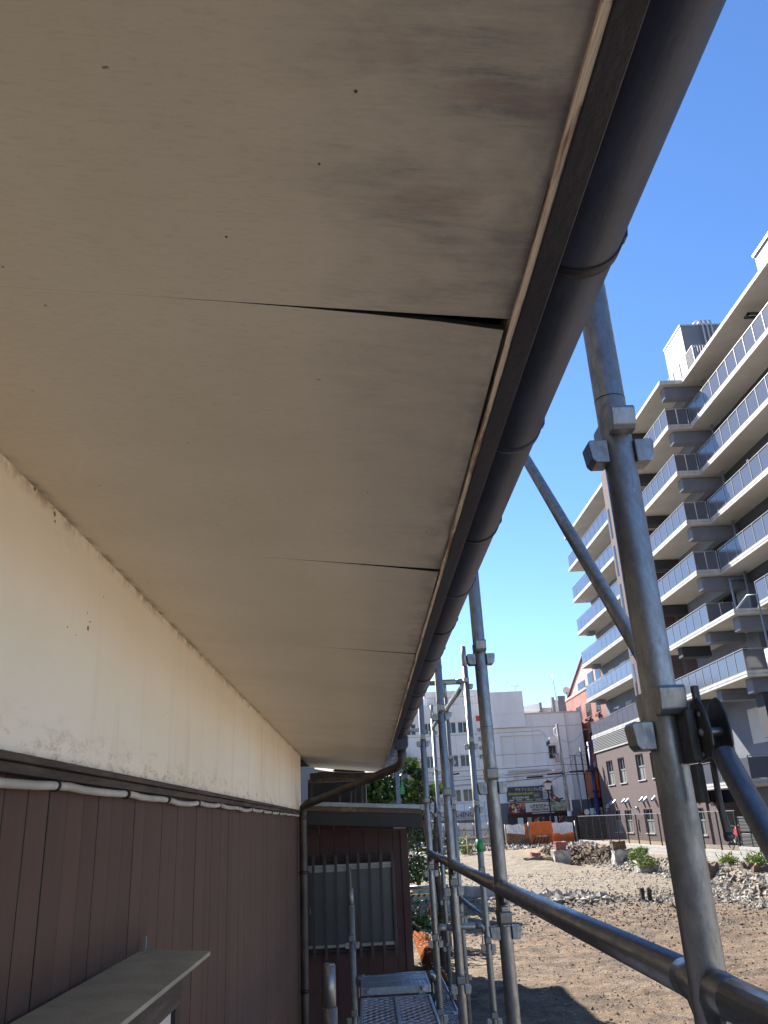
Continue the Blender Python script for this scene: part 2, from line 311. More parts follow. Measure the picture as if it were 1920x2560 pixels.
# ------------------------------------------------------------------ geometry helpers
class G:
    def __init__(s): s.v = []; s.f = []; s.sm = []
    def _add(s, vs, fs, sm):
        o = len(s.v); s.v += [tuple(x) for x in vs]; s.f += [tuple(i + o for i in q) for q in fs]
        s.sm += sm if isinstance(sm, list) else [sm] * len(fs); return s
    def box(s, x0, x1, y0, y1, z0, z1):
        vs = [(x0, y0, z0), (x1, y0, z0), (x1, y1, z0), (x0, y1, z0), (x0, y0, z1), (x1, y0, z1), (x1, y1, z1), (x0, y1, z1)]
        return s._add(vs, [(3, 2, 1, 0), (4, 5, 6, 7), (0, 1, 5, 4), (1, 2, 6, 5), (2, 3, 7, 6), (3, 0, 4, 7)], False)
    def tube(s, p, q, r, n=14, r2=None, caps=True):
        p = Vector(p); q = Vector(q); d = (q - p).normalized()
        a = d.orthogonal().normalized() if abs(d.z) < .99 else Vector((1, 0, 0)); b = d.cross(a); a = b.cross(d)
        r2 = r if r2 is None else r2; vs = []
        for c, rr in ((p, r), (q, r2)):
            for i in range(n):
                t = 2 * math.pi * i / n; vs.append(c + a * math.cos(t) * rr + b * math.sin(t) * rr)
        fs = [(i, (i + 1) % n, n + (i + 1) % n, n + i) for i in range(n)]; sm = [True] * n
        if caps: fs += [tuple(range(n - 1, -1, -1)), tuple(range(n, 2 * n))]; sm += [False, False]
        return s._add(vs, fs, sm)
    def path(s, pts, r, n=10):
        pts = [Vector(p) for p in pts]; rings = []; prev = None; vs = []
        for i, p in enumerate(pts):
            d = (pts[min(i + 1, len(pts) - 1)] - pts[max(i - 1, 0)]).normalized()
            a = (prev - d * prev.dot(d)).normalized() if prev is not None else d.orthogonal().normalized()
            prev = a; b = d.cross(a); rr = r[i] if isinstance(r, (list, tuple)) else r
            for k in range(n):
                t = 2 * math.pi * k / n; vs.append(p + a * math.cos(t) * rr + b * math.sin(t) * rr)
        fs = []; m = len(pts)
        for i in range(m - 1):
            for k in range(n):
                fs.append((i * n + k, i * n + (k + 1) % n, (i + 1) * n + (k + 1) % n, (i + 1) * n + k))
        sm = [True] * len(fs); fs += [tuple(range(n - 1, -1, -1)), tuple(range((m - 1) * n, m * n))]; sm += [False, False]
        return s._add(vs, fs, sm)
    def prism(s, pts, ax, a, b):
        """pts 2-D outline in the plane across axis ax ('x': (y,z), 'y': (x,z), 'z': (x,y))"""
        def P(u, v, w): return {'x': (w, u, v), 'y': (u, w, v), 'z': (u, v, w)}[ax]
        n = len(pts); vs = [P(u, v, a) for u, v in pts] + [P(u, v, b) for u, v in pts]
        fs = [(i, (i + 1) % n, n + (i + 1) % n, n + i) for i in range(n)] + [tuple(range(n - 1, -1, -1)), tuple(range(n, 2 * n))]
        return s._add(vs, fs, False)
    def quad(s, *ps): return s._add(ps, [tuple(range(len(ps)))], False)
    def xf(s, mtx):
        s.v = [tuple(mtx @ Vector(p)) for p in s.v]; return s
    def build(s, name, m, parent=None, bevel=0.0, off=None):
        me = bpy.data.meshes.new(name); me.from_pydata(s.v, [], s.f); me.validate(); 
        if len(me.polygons) == len(s.sm): me.polygons.foreach_set("use_smooth", s.sm)
        bm = bmesh.new(); bm.from_mesh(me); bmesh.ops.recalc_face_normals(bm, faces=bm.faces[:]); bm.to_mesh(me); bm.free()
        me.materials.append(M[m] if isinstance(m, str) else m)
        o = bpy.data.objects.new(name, me); COL.objects.link(o)
        if parent is not None:
            o.parent = parent
            w = parent; 
            if w.parent is None: o.location = -w.location if off is None else off
        if bevel:
            b = o.modifiers.new("bevel", 'BEVEL'); b.width = bevel; b.segments = 2; b.limit_method = 'ANGLE'; b.harden_normals = False
        return o

def tag(o, label, cat, group=None, kind=None):
    o['label'] = label; o['category'] = cat
    if group: o['group'] = group
    if kind: o['kind'] = kind
    return o
def thing(name, loc, label, cat, group=None):
    o = bpy.data.objects.new(name, None); o.empty_display_size = 0.2; COL.objects.link(o); o.location = loc
    return tag(o, label, cat, group)
def struct(o): o['kind'] = 'structure'; return o
def inst(src, parent, loc=None, name=None):
    c = src.copy(); COL.objects.link(c); c.parent = parent
    if loc is not None: c.location = loc
    return c
def text(s, size, m, parent, x, y, z, name='lettering', align='LEFT', sx=1.0, shear=0.0, depth=0.01, bold=0.0):
    cu = bpy.data.curves.new(name, 'FONT'); cu.body = s; cu.size = size; cu.extrude = depth; cu.align_x = align; cu.shear = shear; cu.offset = bold
    to = bpy.data.objects.new(name + "_src", cu); COL.objects.link(to)
    dg = bpy.context.evaluated_depsgraph_get(); me = bpy.data.meshes.new_from_object(to.evaluated_get(dg))
    bpy.data.objects.remove(to); bpy.data.curves.remove(cu)
    me.name = name; me.materials.clear(); me.materials.append(M[m])
    me.transform(Matrix.Translation((x, y, z)) @ Matrix.Rotation(R_(90), 4, 'X') @ Matrix.Diagonal((sx, 1, 1, 1)))
    o = bpy.data.objects.new(name, me); COL.objects.link(o); o.parent = parent
    if parent.parent is None: o.location = -parent.location
    return o

# ------------------------------------------------------------------ terrain
def vnoise(x, y, seed=0):
    xi = np.floor(x).astype(np.int64); yi = np.floor(y).astype(np.int64); xf = x - xi; yf = y - yi
    def h(a, b):
        n = (a * 374761393 + b * 668265263 + seed * 974711) & 0xffffffff
        n = ((n ^ (n >> 13)) * 1274126177) & 0xffffffff; n = n ^ (n >> 16)
        return (n & 0xffff) / 65535.0
    u = xf * xf * (3 - 2 * xf); v = yf * yf * (3 - 2 * yf)
    return (h(xi, yi) * (1 - u) + h(xi + 1, yi) * u) * (1 - v) + (h(xi, yi + 1) * (1 - u) + h(xi + 1, yi + 1) * u) * v
def fbm(x, y, o=4, seed=0):
    s = 0; a = 0.5
    for i in range(o): s = s + a * (vnoise(x, y, seed + i) - 0.5); x = x * 2.03 + 5; y = y * 2.03 + 9; a *= 0.5
    return s
def sst(a, b, t):
    t = np.clip((t - a) / (b - a), 0, 1); return t * t * (3 - 2 * t)
def terr(x, y):
    x = np.asarray(x, float); y = np.asarray(y, float)
    z = np.full(np.broadcast(x, y).shape, -2.8)
    # ramp towards the street on the left, a cut pit wall on the right of it
    left = sst(40, 58, y); right = sst(50.5, 53.0, y + fbm(x * .8, y * .8, 3, 4) * 1.6)
    wx = sst(9.6, 11.4, x)
    z = z + 0.72 * (left * (1 - wx) + right * wx)
    # bank under the fence on the right
    bx = 14.0 - 1.9 * sst(38, 27, y) - 0.6 * sst(36, 48, y)
    bank = sst(-0.35, 0.55, x - bx + fbm(x * .9, y * .9, 3, 8) * 1.3)
    z = np.maximum(z, -2.8 + 0.48 * bank)
    # raised spoil left of the wall remnant
    z = z + 0.10 * np.exp(-((x - 9.2) / 2.5) ** 2 - ((y - 47) / 4) ** 2)
    inlot = sst(66.5, 65.8, y) * sst(16.2, 15.9, x)
    z = z + inlot * (fbm(x * .35, y * .35, 3, 1) * 0.22 + fbm(x * 1.7, y * 1.7, 4, 2) * 0.12 + fbm(x * 6, y * 6, 3, 3) * 0.11 + (0.10 * fbm(x * 3, y * 3, 3, 5)) * bank)
    flat = sst(15.95, 16.25, x)
    z = z * (1 - flat) + (-2.0) * flat
    st = sst(65.9, 66.4, y); z = z * (1 - st) + (-2.10) * st
    return z
xs = np.concatenate([-np.geomspace(900, 8, 16), np.arange(-6, 0, .4), np.arange(0, 16.6, .11), np.geomspace(17.5, 1500, 20)])
ys = np.concatenate([-np.geomspace(900, 8, 12), np.arange(-4, 10, .8), np.arange(10.2, 32, .11), np.arange(32, 67, .2), np.geomspace(68, 2500, 22)])
X, Y = np.meshgrid(xs, ys); Zg = terr(X, Y)
vv = np.stack([X.ravel(), Y.ravel(), Zg.ravel()], 1); nx = len(xs); ny = len(ys)
ii = np.arange(nx * ny).reshape(ny, nx)
ff = np.stack([ii[:-1, :-1].ravel(), ii[:-1, 1:].ravel(), ii[1:, 1:].ravel(), ii[1:, :-1].ravel()], 1)
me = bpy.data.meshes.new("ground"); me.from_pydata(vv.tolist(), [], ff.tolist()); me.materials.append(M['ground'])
me.polygons.foreach_set("use_smooth", [True] * len(me.polygons))
go = bpy.data.objects.new("ground", me); COL.objects.link(go); struct(go)
# street
g = G().box(-60, 60, 67.5, 76.0, -2.3, -2.092); struct(g.build("road", 'asphalt'))
g = G().box(-60, 60, 76.0, 80, -2.3, -1.97); struct(g.build("pavement", 'concrete'))

# rubble: many small stones and clods on the lot
def rocks(name, n, region, smin, smax, m, label, cat, sink=0.3, seed=1, power=2.2):
    r = np.random.default_rng(seed); 
    px, py = region(r, n); s = smin + (smax - smin) * r.random(n) ** power
    dd = np.clip((np.hypot(px, py) - 12) / 14, 0.55, 1.4); s = s * dd
    pz = terr(px, py)
    base = np.array([(1, 0, 0), (0, 1, 0), (-1, 0, 0), (0, -1, 0), (0, 0, 1), (0, 0, -1)], float)
    fc = np.array([(0, 1, 4), (1, 2, 4), (2, 3, 4), (3, 0, 4), (1, 0, 5), (2, 1, 5), (3, 2, 5), (0, 3, 5)])
    # jitter + squash
    V = base[None] * (0.6 + 0.8 * r.random((n, 6, 1))) + 0.25 * (r.random((n, 6, 3)) - .5)
    V *= np.stack([0.7 + r.random(n) * .8, 0.7 + r.random(n) * .8, 0.45 + r.random(n) * .5], 1)[:, None, :]
    a = r.random(n) * 6.28; ca, sa = np.cos(a)[:, None], np.sin(a)[:, None]
    Vx = V[..., 0] * ca - V[..., 1] * sa; Vy = V[..., 0] * sa + V[..., 1] * ca
    V = np.stack([Vx, Vy, V[..., 2]], -1) * s[:, None, None]
    V += np.stack([px, py, pz + s * (0.5 - sink)], 1)[:, None, :]
    F = fc[None] + (np.arange(n) * 6)[:, None, None]
    me = bpy.data.meshes.new(name); me.from_pydata(V.reshape(-1, 3).tolist(), [], F.reshape(-1, 3).tolist()); me.materials.append(M[m])
    o = bpy.data.objects.new(name, me); COL.objects.link(o); tag(o, label, cat, kind='stuff'); return o
def reg_near(r, n):
    y = 10.5 + (44 - 10.5) * r.random(n) ** 1.7; x = 0.8 + r.random(n) * 14; return x, y
rocks("gravel", 34000, reg_near, 0.006, 0.034, 'rock', "pale gravel and stone chips scattered over the whole dirt lot", "gravel", seed=2, power=2.6)
rocks("soil_clod", 11000, lambda r, n: (4 + r.random(n) * 11 - 2 * r.random(n), 11 + r.random(n) ** 1.4 * 22), 0.008, 0.050, 'clod', "brown soil clods on the right half of the dirt lot", "soil", seed=3)
def reg_bank(r, n):
    y = 26 + r.random(n) * 24; bx = 14.0 - 1.9 * sst(38, 27, y) - 0.6 * sst(36, 48, y); return bx + r.normal(0, .42, n) - .15, y
rocks("rubble", 3600, reg_bank, 0.02, 0.10, 'rock', "pale broken concrete rubble heaped along the bank below the fence", "rubble", seed=4)
def reg_band(r, n):
    t = r.random(n); return 4.5 + t * 9 + r.normal(0, .4, n), 31 - 2.5 * t + r.normal(0, .8, n)
rocks("debris_band", 3000, reg_band, 0.012, 0.055, 'rock', "band of white crushed concrete across the middle of the lot", "rubble", seed=5)
rocks("debris_heap", 700, lambda r, n: (6.7 + r.normal(0, .7, n), 30.5 + r.normal(0, .8, n)), 0.03, 0.14, 'rock', "small heap of pale crushed concrete left of the middle of the lot", "rubble", sink=-0.4, seed=6)
rocks("far_rubble", 3500, lambda r, n: (2 + r.random(n) * 13.5, 57 + r.random(n) * 6), 0.03, 0.16, 'rock', "stones strewn in front of the street hoarding", "rubble", seed=8)
rocks("pit_rubble", 2600, lambda r, n: (10.5 + r.random(n) * 5, 49.5 + r.random(n) * 4), 0.03, 0.14, 'clod', "yellowish earth lumps on the cut pit wall", "soil", seed=9)

# ------------------------------------------------------------------ the house with the eave
H = thing("house", (-3, 3, -2.8), "low house with cream plaster, brown plank siding and a wide stained eave overhead", "house")
XW = -0.57
def hp(g, name, m, bevel=0.0, parent=None): return g.build(name, m, parent or H, bevel)
SZ = lambda x: 0.5216 - 0.115 * x
Y0, Y1 = -4.0, 8.95
# plaster wall above the trim, body behind
hp(G().box(XW - .12, XW, Y0, 7.32, 0.137, 0.62), "plaster_wall", 'plaster')
hp(G().box(XW - .05, XW - .024, Y0, 7.30, -2.8, 0.10), "backing_wall", 'dark')
hp(G().box(XW - .12, XW - .0, 7.22, 7.315, -2.8, 0.105), "corner_board", 'plank')
# hairline crack in the plaster
cr = G(); yq = 4.08
pts = [(yq + .008 * math.sin(i * 1.9) + 0.012 * i / 9, 0.52 - i * 0.042) for i in range(10)]
for (a, b), (c, d) in zip(pts, pts[1:]): cr.quad((XW + .0006, a, b), (XW + .0006, a + .0022, b), (XW + .0006, c + .0022, d), (XW + .0006, c, d))
hp(cr, "plaster_crack", 'trim')
for yc, zc, rr in ((1.667, .409, .0055), (1.675, .425, .0025), (1.655, .44, .0015), (1.43, .575, .005), (1.435, .562, .003), (1.33, .583, .004), (1.55, .385, .0018), (1.60, .38, .0012), (1.75, .50, .0014), (2.4, .33, .0015)):
    ch = G(); r_ = random.Random(int(yc * 100)); ps = [(yc + rr * r_.uniform(.5, 1.2) * math.cos(a), zc + rr * r_.uniform(.5, 1.3) * math.sin(a)) for a in [k * math.pi / 5 for k in range(10)]]
    ch.prism(ps, 'x', XW - .001, XW + .0008); hp(ch, "plaster_chip", 'chip')
# trim boards
hp(G().prism([(XW - .01, .102), (XW + .014, .102), (XW + .014, .118), (XW - .01, .121)], 'y', Y0, 7.33), "lower_trim_board", 'trim', .0015)
hp(G().prism([(XW - .01, .121), (XW + .026, .119), (XW + .024, .129), (XW - .01, .139)], 'y', Y0, 7.34), "upper_trim_board", 'trim', .0015)
# planks
pw = 0.0965; y = -2.0; k = 0
proto = None
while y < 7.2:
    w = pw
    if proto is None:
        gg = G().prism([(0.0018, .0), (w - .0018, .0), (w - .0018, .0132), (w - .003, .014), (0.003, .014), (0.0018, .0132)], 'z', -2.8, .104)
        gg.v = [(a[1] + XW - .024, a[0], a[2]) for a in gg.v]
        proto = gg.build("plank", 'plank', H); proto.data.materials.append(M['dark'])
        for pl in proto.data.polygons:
            if abs(pl.normal.y) > .6: pl.material_index = 1  # plank edges darkened to stand for the shadow in the grooves
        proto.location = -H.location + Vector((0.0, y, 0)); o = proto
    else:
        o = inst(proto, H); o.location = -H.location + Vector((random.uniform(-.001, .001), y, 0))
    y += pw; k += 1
# soffit boards, each 0.91 m, gap opening at the joint nearest the camera
gapy = [0.735 + .915 * i for i in range(-5, 10)]
def soffit(y0, y1, gap0=0.0, gap1=0.0, sag0=0.0, sag1=0.0, name="soffit_board"):
    g = G(); nx_, ny_ = 10, 8; V = []
    xo = 0.1745
    for lay in (0, 0.006):
        for j in range(ny_ + 1):
            v = j / ny_
            for i in range(nx_ + 1):
                u = i / nx_; x = XW - .02 + (xo - XW + .02) * u
                w = max(0, (x + .22) / (xo + .22)) ** 2.6
                yy_ = y0 + .00008 + (y1 - y0 - .00016) * v + gap0 * w * (1 - v) ** 6 - gap1 * w * v ** 6
                sg = (sag0 * (1 - v) ** 4 + sag1 * v ** 4) * max(0, (x + .25) / (xo + .25)) ** 2
                V.append((x - (0.0055 * (1 - v) ** 1.6 * min(1, gap0 / .012) if gap0 > .003 and i == nx_ else 0), yy_, SZ(x) + lay - sg))
    n1 = (nx_ + 1) * (ny_ + 1); F = []
    for L in (0, n1):
        for j in range(ny_):
            for i in range(nx_):
                a = L + j * (nx_ + 1) + i; F.append((a, a + 1, a + nx_ + 2, a + nx_ + 1))
    ring = [i for i in range(nx_ + 1)] + [j * (nx_ + 1) + nx_ for j in range(1, ny_ + 1)] + [ny_ * (nx_ + 1) + i for i in range(nx_ - 1, -1, -1)] + [j * (nx_ + 1) for j in range(ny_ - 1, 0, -1)]
    for a, b in zip(ring, ring[1:] + ring[:1]): F.append((a, b, b + n1, a + n1))
    g._add(V, F, False)
    o = hp(g, name, 'soffit'); o.data.materials.append(M['dark'])
    for pl in o.data.polygons:
        if abs(pl.normal.z) < .5: pl.material_index = 1  # edge faces darkened for the shade inside the open joints
    return o
for i in range(len(gapy) - 1):
    a, b = gapy[i], min(gapy[i + 1], Y1)
    g0 = {5: .013, 6: .0065, 7: .0035}.get(i, .0001); g1 = {4: .002, 5: .001}.get(i, .0001)
    s1 = {4: .0, 5: .0}.get(i, 0); s0 = {5: .004, 6: .004, 7: .0022}.get(i, 0)
    if b - a > .1: soffit(a, b, g0, g1, s0, s1)
hp(G().box(XW - .3, .20, Y0, Y1, .60, .61), "roof_underlay", 'dark')
for nx_, ny_, nr in ((.012, .455, .0022), (-.115, .63, .0018), (-.02, .53, .0016), (-.34, .765, .0016), (.13, 1.42, .002), (-.02, .80, .0015), (-.36, .70, .0015), (.150, .30, .0025), (-.25, 1.1, .0013), (.02, 1.25, .0014), (.05, 2.2, .002), (-.1, 1.9, .0018)):
    hp(G().tube((nx_, ny_, SZ(nx_) - .0008), (nx_, ny_, SZ(nx_) + .002), nr * .62, 7), "nail_head", 'trim')
# verge strip at the far end of the eave, whitened for the sunlight there
vf = G(); 
for i in range(10):
    u0, u1 = i / 10, (i + 1) / 10
    f = lambda u: (XW + .02 + .72 * u, Y1 + .012 - .02 * math.sin(u * 3), SZ(XW + .72 * u) - .028 * math.sin(min(1, u * 1.15 + .05) * math.pi) ** .6 - .004)
    p, q = f(u0), f(u1); vf.quad(p, q, (q[0], q[1] + .10, q[2] + .03), (p[0], p[1] + .10, p[2] + .03))
hp(vf, "sunlit_verge_strip", 'slab')
# wooden strip, uneven paint edge
st = G(); n = 160; 
for i in range(n):
    y0 = Y0 + (Y1 - Y0) * i / n; y1 = Y0 + (Y1 - Y0) * (i + 1) / n
    st.box(.1752 + .0006 * math.sin(i * 1.7), .1818, y0, y1, (.4972 + .0003 * math.sin(i * 2.3)), .55)
hp(st, "eave_strip", 'strip')
hp(G().box(.1822, .2065, Y0, Y1, .4955, .66), "fascia_board", 'fascia', .0012)
# roof of the lower storey, and an unseen storey added above to shade the posts
hp(G().prism([(.30, .685), (.30, .715), (-1.4, 1.42), (-1.4, 1.36), (.19, .64), (.19, .665)], 'y', Y0 - .4, Y1 + .05), "roof", 'tile')
hp(G().box(-6, -1.05, Y0 - 2, 6.9, 1.1, 4.0), "shading_storey_wall", 'plaster')
hp(G().prism([(-.75, 3.95), (-.75, 4.1), (-3.5, 5.2), (-6.3, 4.1), (-6.3, 3.95)], 'y', Y0 - 2.4, 7.3), "shading_storey_roof", 'tile')
hp(G().box(-6, XW - .13, Y0, 7.3, -2.8, .6), "inner_wall", 'dark')
hp(G().box(-6, XW - .13, 7.3, 8.9, .3, .62), "gable_infill", 'dark')

# gutter (half round) with straps
gx, gz_, gr = .262, .623, .0545
def halfround(r, y0, y1, th=.0022, n=20, segs=1):
    g = G(); V = []
    for yy_ in (y0, y1):
        for rr in (r, r - th):
            for i in range(n + 1):
                t = math.pi + math.pi * i / n; V.append((gx + rr * math.cos(t), yy_, gz_ + rr * math.sin(t)))
    m = n + 1; F = []; S = []
    for i in range(n):
        F += [(i, i + 1, 2 * m + i + 1, 2 * m + i), (m + i, 3 * m + i, 3 * m + i + 1, m + i + 1), (i, m + i, m + i + 1, i + 1), (2 * m + i, 2 * m + i + 1, 3 * m + i + 1, 3 * m + i)]
        S += [True, True, False, False]
    F += [(0, 2 * m, 3 * m, m), (n, m + n, 3 * m + n, 2 * m + n)]; S += [False, False]
    return g._add(V, F, S)
gut = halfround(gr, Y0, 8.93); gut.tube((gx + gr + .001, Y0, gz_ + .001), (gx + gr + .001, 8.93, gz_ + .001), .0028, 8)
GUT = hp(gut, "gutter", 'gutter')
k = 0; yb = .745 - .465 * 3
while yb < 8.9:
    b = halfround(gr + .0026, yb - .008, yb + .008, .0024)
    b.prism([(gx + gr - .001, gz_ - .016), (gx + gr + .006, gz_ - .010), (gx + gr + .008, gz_ + .004), (gx + gr + .003, gz_ + .012), (gx + gr - .004, gz_ + .010)], 'y', yb - .007, yb + .007)
    b.box(gx - gr - .003, gx - gr + .02, yb - .006, yb + .006, gz_ - .002, gz_ + .004)
    b.build("gutter_strap", 'metal_dark' if k % 2 else 'gutter', GUT); yb += .465; k += 1
# joint sleeves of the gutter
for ys_ in (3.9, 7.7): halfround(gr + .002, ys_ - .03, ys_ + .03).build("gutter_sleeve", 'gutter', GUT)
# leader head and downpipe
DP = G()
DP.prism([(gx - .050, .59), (gx + .052, .59), (gx + .050, .515), (gx + .030, .49), (gx - .030, .49), (gx - .050, .515)], 'y', 6.06, 6.17)
LH = hp(DP, "leader_head", 'gutter', .006)
pth = [(gx, 6.115, .50), (gx, 6.12, .43), (gx - .008, 6.13, .40), (gx - .04, 6.16, .375)]
endp = Vector((-.50, 7.0, .172))
s0 = Vector(pth[-1])
for i in range(1, 8): pth.append(tuple(s0.lerp(endp, i / 8)))
pth += [tuple(endp), (-.522, 7.02, .155), (-.53, 7.03, .12), (-.53, 7.03, .0), (-.53, 7.03, -1.2), (-.53, 7.03, -2.8)]
PIPE = hp(G().path(pth, .030, 16), "downpipe", 'downpipe')
hp(G().path([(-.455, 6.95, .193), (-.50, 7.0, .172), (-.525, 7.02, .152), (-.53, 7.03, .11), (-.53, 7.03, .06)], .0325, 16), "pipe_elbow", 'downpipe')
for zc in (-.335, -1.95, -1.16):
    G().tube((-.53, 7.03, zc - .012), (-.53, 7.03, zc + .012), .0335, 16).box(-.57, -.53, 7.02, 7.04, zc - .006, zc + .006).box(-.50, -.484, 7.022, 7.038, zc - .006, zc + .006).build("pipe_clip", 'metal_dark', PIPE)
# cable conduit under the trim, sagging between clips
cy = [-.2, .35, .95, 1.536, 1.99, 2.40, 2.83, 3.23, 3.69, 4.11, 4.57, 4.98, 5.4, 5.82, 6.24, 6.6, 6.95, 7.2]
cp = []
for i, (a, b) in enumerate(zip(cy, cy[1:])):
    for j in range(6):
        u = j / 6; sg = math.sin(u * math.pi) * (.0015 + .0045 * ((i * 37) % 11) / 11)
        cp.append((XW + .010 + .003 * math.sin(i), a + (b - a) * u, .0915 + .0015 * math.sin(i * 2.1) - sg + (.002 if 0.05 < u < .3 else 0)))
CON = hp(G().path(cp, .0078, 10), "cable_conduit", 'conduit')
for a in cy[1:-1]: G().tube((XW + .010, a - .004, .0915), (XW + .010, a + .004, .0915), .0112, 12).build("conduit_clip", 'metal_dark', CON)
# window hood with the window below
hd = G().prism([(XW, -.262), (-.405, -.276), (-.405, -.285), (-.409, -.285), (-.409, -.281), (XW, -.268)], 'y', -.8, 2.27)
HOOD = hp(hd, "window_hood", 'hood', .001)
hp(G().box(XW - .01, -.408, -.8, 2.0, -.310, -.2862), "hood_beam", 'trim', .001)
hp(G().box(XW - .01, -.411, -.8, 1.985, -.335, -.3104), "lintel_board", 'trim', .001)
hp(G().box(XW - .02, -.412, 1.925, 1.975, -1.6, -.3354), "window_jamb", 'black')
xk = 1.924
while xk > -.7:
    hp(G().box(XW - .02, -.420, xk - .108, xk - .0025, -1.6, -.336), "shutter_slat", 'shutter', .001); xk -= .108
hp(G().box(XW, XW + .006, 2.262, 2.27, -.27, -.235).tube((XW + .004, 2.23, -.262), (XW + .012, 2.23, -.262), .003, 8), "nail_bracket", 'vent')

# ------------------------------------------------------------------ annex
A = thing("annex", (-.1, 8.5, -2.8), "dark red-brown plank annex with a barred window and low sloping metal roof", "annex")
def apart(g, n_, m, bevel=0.0, parent=None): return g.build(n_, m, parent or A, bevel)
AY = 7.9
wb = [(-.56, -.43), (-.43, -.19), (-.19, .0), (0, .17), (.17, .20)]
xsA = np.linspace(-.58, .345, 8)
for a, b in zip(xsA, xsA[1:]):
    apart(G().box(a + .0015, b - .0015, AY, AY + .02, -.30, .10), "plank", 'annex_plank', .002)
    apart(G().box(a + .0015, b - .0015, AY, AY + .02, -2.8, -1.03), "plank", 'annex_plank', .002)
apart(G().box(-.6, -.56, AY, AY + .02, -1.03, -.30), "plank", 'annex_plank')
apart(G().box(.215, .345, AY, AY + .02, -1.03, -.30), "plank", 'annex_plank', .002)
apart(G().box(.285, .350, AY - .012, AY + .0, -2.8, .02), "corner_board", 'annex_plank', .002)
apart(G().box(-.62, .340, AY + .025, 15.2, -2.8, -.06), "side_wall", 'annex_plank')
W = apart(G().box(-.56, .215, AY - .004, AY + .018, -.352, -.325).box(-.56, .215, AY - .004, AY + .018, -.99, -.965).box(.190, .215, AY - .004, AY + .018, -.965, -.352)
          .box(-.185, -.172, AY - .006, AY + .018, -.965, -.352).box(-.56, -.172, AY - .006, AY + .010, -.385, -.353).box(-.172, .19, AY - .003, AY + .01, -.372, -.353), "window_frame", 'frame_white', .002)
G().box(-.56, -.186, AY + .008, AY + .012, -.965, -.352).build("glass_pane", 'frost', W)
G().box(-.171, .189, AY + .012, AY + .016, -.965, -.352).build("glass_pane", 'frost', W)
G().box(-.187, -.180, AY - .016, AY - .006, -.70, -.63).box(-.545, -.537, AY - .016, AY - .006, -.72, -.66).build("window_catch", 'frame_white', W)
GR = apart(G().box(-.56, .235, AY - .06, AY - .052, -.285, -.275), "grille_rail", 'black'); apart(G().box(-.56, .235, AY - .06, AY - .052, -1.015, -1.003), "grille_rail", 'black')
bx = [-.505, -.405, -.305, -.20, -.105, -.005, .097, .20]
for i, x in enumerate(bx): G().box(x - .012, x + .012, AY - .085, AY - .061, -1.06 - .01 * (i % 3), -.245).build("grille_bar", 'fascia', GR, .002)
# roof edge, fascia and roof of the annex (falls to the right)
def sl_(x): return .155 - .072 * x
def slant(x0, x1, dz0, dz1, y0, y1): return G().prism([(x0, sl_(x0) + dz0), (x1, sl_(x1) + dz0), (x1, sl_(x1) + dz1), (x0, sl_(x0) + dz1)], 'y', y0, y1)
apart(slant(-.56, .462, -.175, -.062, 7.44, 7.47), "fascia_board", 'black', .002)
apart(slant(-.60, .462, -.061, -.022, 7.43, 7.48), "edge_batten", 'rust', .002)
apart(slant(-.60, .462, -.0215, .014, 7.415, 15.6), "metal_roof", 'roofmetal', .003)
apart(slant(-.56, .450, -.175, -.165, 7.47, AY), "eave_lining", 'black')
apart(G().box(.225, .335, 7.80, AY - .013, -.052, -.020), "vent_block", 'slab', .003)
apart(G().path([(-.5, 7.46, -.02), (-.1, 7.46, -.035), (.1, 7.46, -.045), (.2, 7.46, -.062), (.27, 7.5, -.06), (.37, 7.6, -.058)], .004, 6), "hanging_cable", 'wire')
# open timber lantern above the annex roof
L = thing("timber_lean_to", (-.3, 9, .2), "old open timber lean-to with a mossy top beam behind the annex roof", "shed")
def lp(g, n_, m, bevel=0.0): return g.build(n_, m, L, bevel)
lp(G().prism([(-.60, .47), (-.02, .455), (.0, .49), (-.03, .545), (-.22, .555), (-.25, .57), (-.33, .565), (-.36, .545), (-.60, .535)], 'y', 8.97, 9.2), "top_beam", 'oldwood', .004)
lp(G().box(-.62, -.02, 9.0, 9.08, .435, .4695), "eave_rail", 'trim', .003)
for x, w in ((-.60, .03), (-.30, .02), (-.13, .012), (-.062, .022), (-.03, .016)):
    lp(G().box(x, x + w, 9.02, 9.06, .12, .434), "post", 'oldwood' if x < -.1 else 'trim', .002)
lp(G().path([(-.24, 9.04, .434), (-.19, 9.04, .40), (-.165, 9.04, .34), (-.17, 9.04, .22)], .008, 6), "curved_brace", 'oldwood')
lp(G().box(-.66, -.03, 9.5, 9.55, .0, .5), "dark_backing", 'dark')
lp(G().box(-.012, -.006, 9.0, 9.06, .20, .44), "side_pane", 'frame_white')
# tall block added behind the annex to throw the long shadow on the lot
N = thing("shadow_block", (-3.5, 17, -2.8), "tall house-shaped block added behind the annex to shade the lot", "house")
G().box(-6.5, -.70, 14.3, 22.2, -2.8, 3.6).build("wall", 'greyband', N)
G().prism([(-.40, 3.6), (-.40, 3.75), (-3.6, 5.0), (-6.7, 3.75), (-6.7, 3.6)], 'y', 14.0, 22.5).build("roof", 'tile', N)

N2 = thing("rear_shadow_block", (-3.5, 38, -2.8), "house-shaped block added behind the dense tree to shade the lot", "house")  # unseen block added to cast the shade band before the kerb wall
G().box(-7, .02, 35.6, 41.0, -2.8, 3.9).build("wall", 'greyband', N2)
G().prism([(.22, 3.9), (.22, 4.05), (-3.5, 5.2), (-7.2, 4.05), (-7.2, 3.9)], 'y', 35.3, 41.3).build("roof", 'tile', N2)
